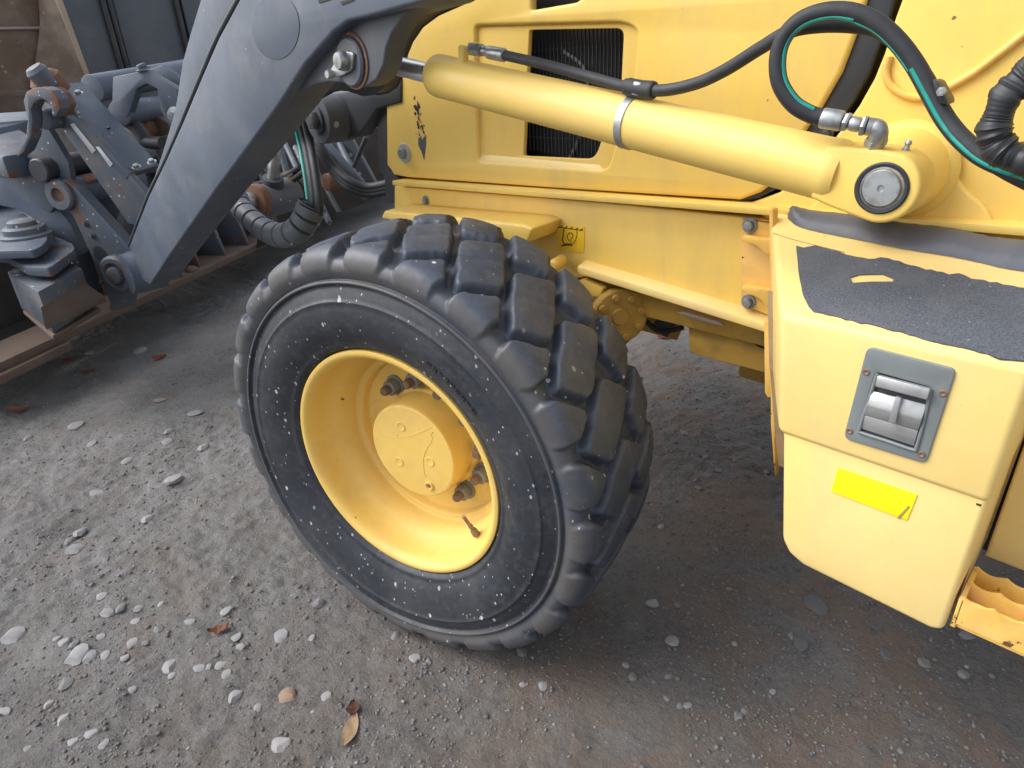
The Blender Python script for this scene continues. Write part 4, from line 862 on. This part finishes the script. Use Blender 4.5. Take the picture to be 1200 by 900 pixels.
# back skin of the plough, leaning
prism('mouldboard', [BP(.15, .34, .16), BP(4.2, .34, .16), BP(4.2, .44, .86), BP(.15, .44, .86)], -BN*.03, grey_dirty, plough, .004)
for t in (.40, .62, .86, 1.1, 1.4, 1.7, 2.05, 2.4, 2.8, 3.2):
    prism('rib', [BP(t, .05, .22), BP(t, .34, .22), BP(t, .44, .86), BP(t, .38, .86), BP(t, .08, .36)], tuple(BD*.022), grey_dirty if t != .62 else rust_light, plough, .003)
prism('shade_skin', [BP(-1.3, .55, .10), BP(.14, .55, .10), BP(.14, .62, .80), BP(-1.3, .62, .80)], -BN*.03, shade_steel, plough, .004)  # added dark sheet over bright ground, shade put into its colour
bbox_b('left_shade_floor', -1.3, .0, .23, .6, .12, .15, shade_steel)
bbox_b('upper_rail', -.1, 4.2, .28, .40, .72, .84, grey_dirty)
bbox_b('middle_rail', .2, 4.2, .22, .34, .42, .48, grey_dark)
# mud caught on the rail
random.seed(4)
for (px, py, s) in ((198, 330, .03), (212, 323, .026), (224, 316, .034), (190, 338, .03), (205, 314, .024), (236, 314, .02)):
    c = PB(px, py, .05); bm = bmesh.new(); bmesh.ops.create_icosphere(bm, subdivisions=2, radius=s)
    for v in bm.verts: v.co = Vector((v.co.x*1.2, v.co.y, v.co.z*.7))*(1+.5*mnoise.noise(v.co*22))+Vector(c)
    bm_out(bm, 'mud_clod', rust_light, plough, smooth=60)
# angling cylinder with its eye, and the wrapped hose
def on_d(px, py, y): return PY(px, py, y)
ac = empty('angle_cylinder', tuple(PY(312, 232, .5)), plough)
cyl('cylinder_rod', PY(322, 168, .55), PY(320, 212, .52), .024, zinc, ac, 24)
cyl('rod_gland', PY(320, 208, .52), PY(320, 222, .52), .040, grey_dark, ac, 24)
cyl('cylinder_head', PY(298, 240, .42), PY(342, 226, .62), .066, grey_dirty, ac, 32)
cyl('head_collar', PY(338, 226, .62), PY(352, 221, .70), .082, rust_light, ac, 28)
cyl('rusty_collar', PY(296, 236, .40), PY(305, 234, .44), .062, rust, ac, 28)
cyl('head_pin', PY(288, 236, .37), PY(300, 234, .42), .032, zinc, ac, 20)
# spiral wrapped hose guard
gp = [PY(x, y, d-.10) for x, y, d in ((279, 231, .40), (284, 245, .38), (296, 258, .36), (312, 270, .35), (330, 276, .34), (348, 270, .34), (359, 256, .36), (366, 240, .38))]
gs = spline(gp, 22)
bm = bmesh.new()
def gr_(i, n):
    ph = (i/15.) % 1; base = .036+.007*(i/n); return base*(1 if ph > .10 else .72)
bm_tube(bm, gs, gr_, 20, cap=False); hg = bm_out(bm, 'hose_guard', grey_plain, loader, smooth=30); tag(hg, 'black spiral hose guard curving below the arm')
tube('guard_lining', gp, .030, void, hg, 14)
for k, (dx, m_) in enumerate(((0, teal), (7, rubber_hose), (13, rubber_hose))):
    q = [PY(x+dx, y, d) for x, y, d in ((338, 100, .36), (345, 140, .37), (351, 170, .37), (357, 205, .33), (361, 238, .29), (360, 252, .28))]
    h_ = tube('hose', q, .0065 if k == 0 else .013, m_, hg, 12)
# struts and black pipes in the shade behind the arm
for (a, b, ra, mm) in (((330, 160, .8), (372, 250, .7), .012, grey), ((346, 172, .9), (386, 262, .8), .014, grey_dirty), ((375, 160, .9), (425, 215, 1.0), .016, grey), ((430, 160, 1.0), (415, 195, 1.1), .012, grey_dark)):
    cyl('strut', PY(*a), PY(*b), ra, mm, plough, 12)
for off in (0, 7, 14):
    tube('pipe', [PY(x, y+off*.6, d) for x, y, d in ((362, 150+off, .75), (376, 172, .75), (392, 196, .78), (410, 212, .8), (432, 219, .85), (460, 214, .9))], .017, rubber_hose, plough, 12)
qd('gusset_plate', ((384, 160), (410, 160), (440, 215), (400, 205)), (1.1, 1.1, 1.15, 1.15), .03, grey_plain, parent=plough)
qd('shade_sheet', ((318, 150), (450, 150), (450, 228), (300, 292)), (1.5, 1.8, 1.8, 1.4), .03, shade_steel, parent=plough)  # the dark between the struts is put into this sheet's colour
lathe('rust_knob', PY(382, 214, .95), (0, -1, 0), [(0, -.05), (.045, -.05), (.04, 0), (0, .01)], rust, plough, 20)

for k_, (pa, pb) in enumerate((((290, 150), (330, 285)), ((322, 150), (352, 262)), ((352, 165), (398, 250)), ((398, 168), (428, 232)))):
    cyl('brace', PY(*pa, 1.05+.05*k_), PY(*pb, 1.0+.05*k_), .014+.004*(k_ % 2), grey_dirty if k_ % 2 else grey_dark, plough, 10)
for k_, (dx, dy) in enumerate(((0, 0), (9, 4), (-6, 8))):
    tube('pipe', [PC(x+dx, y+dy, .30) for x, y in ((186, 176), (196, 200), (186, 230), (196, 262), (214, 280))], .016, rubber_hose, cplr, 10)
    tube('pipe', [PY(x+dx, y+dy, .62) for x, y in ((268, 205), (284, 214), (300, 216), (330, 208), (352, 196))], .012, rubber_hose, plough, 10)
for q in ((76, 112), (92, 110), (160, 196), (178, 190)): hexbolt('bolt', PC(*q, .08), (.3, -.3, .9), .012, .012, bolt_m, cplr)
for q in ((108, 276), (100, 262), (146, 338), (120, 330)): hexbolt('bolt', PC(*q, QY-.002), tuple(-BD), .010, .012, grey_dirty, cplr)
# ---- pivot tongue at the left: plates, vertical pin, box
def PZp(l, z): return [PZ(x, y, z) for x, y in l]
tz1, tz2, tz3 = .66, .605, .33
cpx = PZ(30, 270, tz1)
tg = empty('pivot_tongue', tuple(PZ(60, 330, .5)), plough)
def flat(name, l, z, h, mat, bev=.004): return prism(name, PZp(l, z), (0, 0, -h), mat, tg, bev, smooth=40)
flat('tongue_plate', rnd([(-40, 262), (-40, 296), (0, 294), (40, 293), (52, 286), (57, 276), (52, 266), (40, 258), (10, 236), (-40, 205)], [0, 0, 8, 10, 8, 10, 10, 8, 8, 0], 4), tz1, .03, grey)
lathe('pivot_pin', PZ(31, 277, tz1), (0, 0, 1), [(0, -.15), (.066, -.15), (.066, -.04), (.088, -.035), (.088, .008), (.078, .014), (.070, .014), (.070, .034), (.058, .042), (.050, .042), (.048, .058), (.038, .064), (0, .064)], grey_dirty, tg, 40)
hexbolt('pin_bolt', PZ(52, 268, tz1), (0, 0, 1), .012, .02, bolt_m, tg, False)
flat('lower_plate', rnd([(-30, 296), (5, 298), (28, 312), (58, 314), (88, 292), (86, 286), (64, 276), (50, 264), (40, 262), (20, 280)], [0, 3, 6, 5, 4, 4, 5, 5, 0, 0], 3), tz2, .035, grey_dirty)
# box
boxp = [(12, 322), (44, 345), (100, 322), (112, 336), (122, 340), (118, 352), (108, 366), (42, 383), (30, 378), (10, 360)]
bz = .55
A0_, A1_, A2_, A3_ = PZ(8, 318, bz), PZ(44, 342, bz), PZ(96, 314, bz), PZ(70, 300, bz)
prism('tongue_box', [A0_, A1_, A2_, A3_], (0, 0, -.155), grey_dirty, tg, .006)
prism('box_front_lip', [A1_+[.01, -.01, -.05], A2_+[.01, -.01, -.05], A2_+[.06, .03, -.11], A1_+[.02, -.02, -.11]], (0, 0, -.02), rust_light, tg, .004)
prism('box_foot', [A0_+[0, 0, -.157], A1_+[.012, -.008, -.157], A2_+[.02, .01, -.157], A3_+[0, 0, -.157]], (0, 0, -.02), rust_light, tg, .006)
lathe('tongue_bolt', PZ(24, 322, bz), (0, 0, 1), [(0, 0), (.03, 0), (.03, .01), (.018, .012), (.018, .026), (0, .028)], grey_dirty, tg, 18)
bbox_b('ground_shoe', -.78, -.38, -.03, .25, .15, .185, rust_light)
#bbox_b('frame_beam', -.9, .1, .05, .26, .22, .36, grey_dirty)
prism('hose_lump', PZp([(-20, 150), (20, 148), (38, 160), (30, 178), (0, 182), (-20, 180)], .95), (0, 0, -.09), grey_dirty, plough, .02)
prism('top_beam', PZp([(-40, 128), (40, 112), (42, 140), (-40, 158)], .98), (0, 0, -.1), grey, plough, .008)

# ================================================================== things standing behind
# grey ribbed panels of a container body
def wallp(px, py, x): return PX(px, py, x)
wx = -5.2
cont = tag(empty('steel_container', (wx, 2.0, 0)), 'dark grey steel container wall with black upright seams behind the plough', 'container')
def ypix(px, x): return PX(px, 60, x)[1]
for i, (a, b) in enumerate(((84, 134), (148, 216), (226, 290), (-20, 70))):
    ya, yb = ypix(a, wx), ypix(b, wx)
    if i == 3: continue
    prism('wall_panel', [(wx, ya, .3), (wx, yb, .3), (wx, yb, 2.9), (wx, ya, 2.9)], (-.05, 0, 0), grey_plain, cont, .01)
prism('frame', [(wx-.06, ypix(60, wx), .12), (wx-.06, ypix(330, wx), .12), (wx-.06, ypix(330, wx), 2.6), (wx-.06, ypix(60, wx), 2.6)], (-1.2, 0, 0), black, cont, .01)
for a in (137, 144, 220): 
    y_ = ypix(a, wx+.02); cyl('seam_rod', (wx+.02, y_, .3), (wx+.02, y_, 2.6), .022, black, cont, 10)
# brown worn bucket at the far left
bkx_ = -4.5
buck = tag(empty('spare_bucket', (bkx_, .3, 0)), 'worn brown steel bucket with a pale bare edge at the far left', 'bucket')
def Q(px, py, x=bkx_): return PX(px, py, x)
prism('bucket_side', [Q(-120, -60), Q(42, -60), Q(48, 0), Q(47, 30), Q(44, 60), Q(40, 130), Q(-120, 140)], (-.04, 0, 0), worn_brown, buck, .005)
prism('bucket_floor', [Q(40, -60, -4.46), Q(62, -60, -4.3), Q(66, 0, -4.3), Q(104, 92, -4.3), Q(100, 112, -4.3), Q(36, 112, -4.46), Q(47, 30, -4.46)], (-.05, .02, 0), worn_brown, buck, .005)
prism('bucket_lip', [Q(58, -20, -4.28), Q(66, -20, -4.28), Q(107, 92, -4.28), Q(102, 93, -4.28)], (-.06, 0, 0), paint('bare_edge', (.40, .31, .22), .15, .6, bump=.3), buck, .004)
tube('bucket_seam', [Q(-100, 36, -4.49), Q(0, 33.5, -4.49), Q(47, 33, -4.49)], .010, paint('weld_bead', (.30, .24, .20), .15, .6, bump=.3), buck, 8, 3)
prism('bucket_edge', [Q(-120, 108, -4.3), Q(34, 106, -4.3), Q(36, 112, -4.3), Q(-120, 120, -4.3)], (-.1, 0, 0), rust_light, buck, .004)

# ================================================================== stones, gravel, leaves
def stone_mesh(seed, col):
    bm = bmesh.new(); bmesh.ops.create_icosphere(bm, subdivisions=2, radius=.5); sd_ = Vector((seed*3.1, seed*1.7, seed))
    for v in bm.verts:
        d = v.co.normalized(); v.co = v.co*(1+.45*mnoise.noise(d*1.1+sd_)+.12*mnoise.noise(d*3+sd_))
        for pl_ in range(5):
            nrm = Vector(mnoise.noise_vector(sd_+Vector((pl_*5, 0, 0)))).normalized(); k = v.co.dot(nrm)-.36
            if k > 0: v.co -= nrm*k*.85
    me = bpy.data.meshes.new('stone'); bm.to_mesh(me); bm.free(); me.materials.append(col); me.polygons.foreach_set('use_smooth', [True]*len(me.polygons)); me.set_sharp_from_angle(angle=R(38)); return me
pale = paint('pale_grey_stone', (.245, .245, .25), .12, .85, (.28, .26, .24), .5, 30, bump=.5)
mid = paint('mid_grey_stone', (.165, .162, .162), .15, .85, (.12, .11, .1), .6, 30, bump=.5)
drk = paint('dark_grey_stone', (.10, .103, .11), .15, .8, (.07, .06, .055), .6, 25, bump=.5)
brn = paint('brown_stone', (.26, .18, .13), .15, .85, (.4, .38, .35), .6, 18, bump=.5)
SM = {k: [stone_mesh(i+j*20, m_) for i in range(6)] for j, (k, m_) in enumerate((('p', pale), ('m', mid), ('d', drk), ('b', brn)))}
LEFT = [(92, 623, 15, 9), (81, 633, 11, 8), (90, 642, 20, 12), (119, 697, 13, 9), (141, 711, 13, 11), (127, 717, 17, 9), (163, 712, 11, 8), (189, 706, 8, 7), (264, 713, 14, 18), (373, 705, 16, 11), (19, 742, 26, 17), (158, 727, 12, 8), (222, 727, 13, 7), (186, 736, 12, 8), (77, 750, 13, 11), (68, 747, 9, 7), (86, 754, 11, 9), (94, 764, 26, 22), (107, 767, 16, 15), (123, 766, 11, 10), (118, 745, 10, 7), (155, 751, 12, 12), (171, 752, 10, 6), (146, 769, 10, 9), (155, 774, 9, 9), (198, 777, 17, 17), (201, 790, 9, 8), (233, 781, 14, 9), (245, 780, 8, 9), (259, 778, 16, 11), (265, 788, 11, 11), (276, 744, 13, 14), (282, 757, 13, 8), (329, 742, 16, 15), (78, 799, 17, 14), (275, 812, 16, 15), (303, 827, 10, 13), (57, 823, 10, 9), (73, 839, 13, 20), (110, 857, 17, 13), (88, 867, 14, 11), (123, 870, 12, 11), (327, 868, 28, 17), (155, 806, 9, 9), (382, 813, 12, 18), (366, 746, 8, 9), (4, 832, 18, 8), (32, 876, 8, 7), (88, 497, 18, 13), (32, 512, 9, 7), (197, 504, 10, 8), (196, 516, 11, 8), (150, 538, 13, 11), (202, 560, 21, 12), (113, 577, 17, 8), (172, 606, 13, 10), (230, 483, 19, 6), (237, 523, 13, 8), (107, 519, 11, 7), (165, 408, 14, 12), (105, 412, 11, 10)]
RIGHT = [(463, 743, 11, 12, 'm'), (486, 769, 13, 11, 'p'), (502, 774, 8, 9, 'm'), (612, 762, 13, 12, 'm'), (636, 801, 11, 14, 'p'), (613, 801, 8, 7, 'p'), (764, 705, 15, 11, 'p'), (787, 749, 15, 13, 'p'), (734, 778, 9, 8, 'p'), (783, 791, 12, 8, 'm'), (793, 708, 8, 7, 'm'), (774, 616, 8, 6, 'p'), (741, 792, 12, 10, 'm'), (797, 826, 11, 9, 'm'), (782, 817, 8, 8, 'm'), (838, 643, 8, 7, 'm'), (855, 689, 8, 6, 'm'), (861, 753, 7, 6, 'p'), (906, 809, 8, 8, 'p'), (865, 837, 11, 11, 'm'), (872, 832, 10, 8, 'm'), (804, 825, 13, 8, 'p'), (1055, 879, 8, 7, 'm'), (802, 507, 10, 8, 'm'), (745, 440, 13, 11, 'm'), (826, 534, 7, 7, 'm'), (841, 551, 9, 6, 'm'), (828, 556, 9, 6, 'm'), (819, 571, 8, 6, 'm'), (861, 538, 7, 5, 'm'), (898, 552, 8, 6, 'm'), (937, 751, 18, 16, 'd'), (928, 744, 8, 8, 'm'), (1037, 763, 14, 13, 'd'), (1083, 776, 15, 11, 'm'), (1129, 787, 14, 12, 'm'), (1030, 734, 17, 8, 'd'), (1132, 743, 20, 10, 'm')]
UNIQ = {(264, 713): 'egg-shaped pale stone standing alone left of the tyre foot', (19, 742): 'long flat pale stone at the left edge of the photo', (94, 764): 'largest pale stone in the cluster at lower left', (202, 560): 'flat white stone alone on the pale dust left of the tyre', (327, 868): 'flat angular pale stone near the bottom edge left of centre', (88, 497): 'rounded stone beside the pinkish dead leaf at the left', (329, 742): 'round pale stone alone below the tyre at its left', (198, 777): 'rounded grey stone right of the lower left cluster', (78, 799): 'squarish pale stone just below the lower left cluster', (165, 408): 'pale stone in the shade below the plough rail', (612, 762): 'grey stone touching the foot of the tyre', (636, 801): 'oval pale stone just below the tyre foot', (764, 705): 'oval pale stone on the brown clay right of the tyre', (787, 749): 'round pale stone on the brown clay right of the tyre', (745, 440): 'pale stone peeping out behind the right side of the tyre', (937, 751): 'dark bluish stone in the rubble below the toolbox', (1037, 763): 'squarish dark stone below the middle of the toolbox'}
def px_size(P): return FPX/np.dot(np.asarray(P)-CAM, cf)
random.seed(21)
def put_stone(px, py, w_, h_, kind, label, group, name='stone'):
    P = PG(px, py+h_*.2); s = px_size(P); me = random.choice(SM[kind]); o = bpy.data.objects.new(name, me); COL.objects.link(o)
    wx_ = w_/s; d = np.asarray(P)-CAM; el = math.asin(-d[2]/np.linalg.norm(d)); hh = h_/s
    dep = max(.6*wx_, min(1.25*wx_, hh/math.sin(el)*.85)); hz = min(wx_, dep)*.5
    o.scale = (wx_*1.08, dep*1.08, hz); o.rotation_euler = (random.uniform(-.15, .15), random.uniform(-.15, .15), math.atan2(cr[1], cr[0])+random.uniform(-.3, .3))
    o.location = (P[0], P[1], P[2]+hz*.02); tag(o, label, 'stone', group); return o
for (px, py, w_, h_) in LEFT:
    put_stone(px, py, w_, h_, 'p' if random.random() < .8 else 'm', UNIQ.get((px, py)) or 'small pale grey stone on the packed gravel left of the big tyre', 'stones left of the tyre')
for (px, py, w_, h_, k_) in RIGHT:
    put_stone(px, py, w_, h_, k_, UNIQ.get((px, py)) or 'small grey stone on the damp brown ground right of and below the tyre', 'stones right of the tyre')
put_stone(337, 813, 22, 20, 'b', 'brown and cream stone on the gravel below the tyre', None)
put_stone(955, 704, 27, 24, 'd', 'large flat dark stone just under the toolbox bottom edge', None)

# gravel as stuff: thousands of small chips, one mesh per tone
base = bmesh.new(); bmesh.ops.create_icosphere(base, subdivisions=1, radius=1.); bv = np.array([v.co[:] for v in base.verts]); bf = np.array([[v.index for v in f.verts] for f in base.faces]); base.free()
def scatter(name, n, mat, lo, hi, dens, seed, label, power=2.4):
    rg = np.random.default_rng(seed); x = rg.uniform(-4.2, 1.8, n*8); y = rg.uniform(-1.5, 3.2, n*8)
    d = np.stack([x, y, np.zeros_like(x)], 1)-CAM; z = d@cf; u_ = (d@cr)/z*FPX; v_ = -(d@cu)/z*FPX
    keep = (z > .3) & (np.abs(u_) < 720) & (np.abs(v_) < 560)
    dist = np.linalg.norm(d, axis=1); keep &= rg.random(len(x)) < np.clip((1.7/dist)**1.4, 0, 1)*dens(x, y)
    keep &= ~((np.abs(x) < .09) & (np.abs(y) < .12))
    x, y = x[keep][:n], y[keep][:n]; n = len(x); zz_ = ground_h(x, y)
    s = lo+(hi-lo)*rg.random(n)**power*np.clip(1, .5, 2); ang = rg.random(n)*6.28
    sc = np.stack([s*(1+.5*rg.random(n)), s*(.7+.5*rg.random(n)), s*(.45+.4*rg.random(n))], 1)
    jit_ = 1+.35*(rg.random((n, len(bv)))-.5); V = bv[None]*jit_[..., None]*sc[:, None]
    c_, s_ = np.cos(ang)[:, None], np.sin(ang)[:, None]; Vx = V[..., 0]*c_-V[..., 1]*s_+x[:, None]; Vy = V[..., 0]*s_+V[..., 1]*c_+y[:, None]; Vz = V[..., 2]+(zz_+sc[:, 2]*.25)[:, None]
    VV = np.stack([Vx, Vy, Vz], -1).reshape(-1, 3); F_ = (bf[None]+(np.arange(n)*len(bv))[:, None, None]).reshape(-1, 3)
    me = bpy.data.meshes.new(name); me.vertices.add(len(VV)); me.vertices.foreach_set('co', VV.ravel().astype('f')); me.loops.add(F_.size); me.loops.foreach_set('vertex_index', F_.ravel().astype('i'))
    me.polygons.add(len(F_)); me.polygons.foreach_set('loop_start', (np.arange(len(F_))*3).astype('i')); me.update(calc_edges=True)
    o = link(name, me, mat, origin=(0, 0, 0), smooth=0); return tag(o, label, 'gravel', kind='stuff')
cl = lambda x, y, s, a, b, k: np.clip((vnoise(x, y, s, k)-a)/(b-a), .04, 1)
scatter('gravel', 26000, mid, .0008, .0042, lambda x, y: cl(x, y, 3.2, .38, .68, 11), 1, 'fine mid grey gravel grit over the ground')
scatter('gravel', 4500, pale, .0008, .0048, lambda x, y: cl(x, y, 3.2, .40, .68, 12)*np.clip(.7-x*1.2, .05, 1), 2, 'pale gravel chips over the ground')
scatter('gravel', 9000, drk, .0009, .0058, lambda x, y: cl(x, y, 2.8, .36, .62, 13)*np.clip(.45+x*.9+y*.2, .05, 1), 3, 'dark wet gravel chips over the ground')
scatter('gravel', 11000, paint('soil_crumb', (.15, .13, .115), .2, .9, bump=.4), .0012, .0055, lambda x, y: cl(x, y, 4.0, .40, .62, 14), 4, 'brown soil crumbs over the ground')

# leaves
def leaf(px, py, w_, h_, rot, col, label, name='dead_leaf', curl=.3, lobes=0):
    P = PG(px, py); s = px_size(P); L_ = w_/s; W_ = h_/s*1.3; bm = bmesh.new(); n = 12; rows = []
    for i in range(n+1):
        t = i/n; hw = W_/2*math.sin(math.pi*min(1, t*1.02))**.8*(1+(.35*math.sin(t*math.pi*2*lobes) if lobes else 0))+.0004; row = []
        for k in range(-3, 4):
            u_ = k/3; x = (t-.5)*L_; y = u_*hw; z = .004+curl*L_*((t-.5)**2*1.1+(u_*.35)**2)+.003*mnoise.noise(Vector((t*4, u_*2, px)))
            row.append(bm.verts.new((x, y, z)))
        rows.append(row)
    for a, b in zip(rows, rows[1:]):
        for k in range(6): bm.faces.new((a[k], a[k+1], b[k+1], b[k]))
    geom = bmesh.ops.solidify(bm, geom=bm.faces[:], thickness=.0006)
    ca, sa = math.cos(rot), math.sin(rot)
    for v in bm.verts: x, y = v.co.x, v.co.y; v.co = Vector((P[0]+x*ca-y*sa, P[1]+x*sa+y*ca, P[2]+v.co.z))
    m_ = paint('leaf_'+name+str(px), col, .25, .7, tuple(c*.5 for c in col), .5, 60, bump=.4)
    return tag(bm_out(bm, name, m_, None, smooth=60), label, 'leaf')
leaf(22, 482, 27, 12, .9, (.42, .20, .15), 'curled pinkish brown dead leaf on gravel at the left edge', curl=.6, lobes=2)
leaf(104, 435, 20, 8, .7, (.40, .24, .20), 'small pinkish dead leaf in front of the plough shadow')
leaf(80, 422, 13, 8, 1.6, (.42, .12, .04), 'small orange dead leaf in the plough shadow')
leaf(187, 420, 16, 9, 1.1, (.40, .08, .04), 'small red dead leaf between plough and tyre', curl=.5)
leaf(187, 470, 16, 8, .8, (.58, .46, .38), 'pale cream leaf lying flat between plough and tyre', curl=.15)
leaf(411, 857, 46, 13, 2.25, (.50, .36, .22), 'tan pointed dead leaf near the bottom edge below the tyre', curl=.25)
leaf(414, 832, 20, 12, 2.4, (.12, .05, .035), 'dark brown leaf scrap above the tan leaf below the tyre', curl=.5)
leaf(296, 364, 15, 9, .8, (.55, .015, .015), 'bright red leaf scrap beside the left edge of the tyre')
leaf(778, 396, 17, 5, .9, (.42, .06, .03), 'red leaf scrap lying under the chassis behind the tyre')
leaf(376, 281, 10, 6, .9, (.42, .13, .05), 'orange leaf scrap below the plough rail above the tyre')
leaf(257, 740, 24, 10, 1.2, (.30, .13, .07), 'crumpled reddish brown leaf among stones left of the tyre', curl=.7, lobes=3)
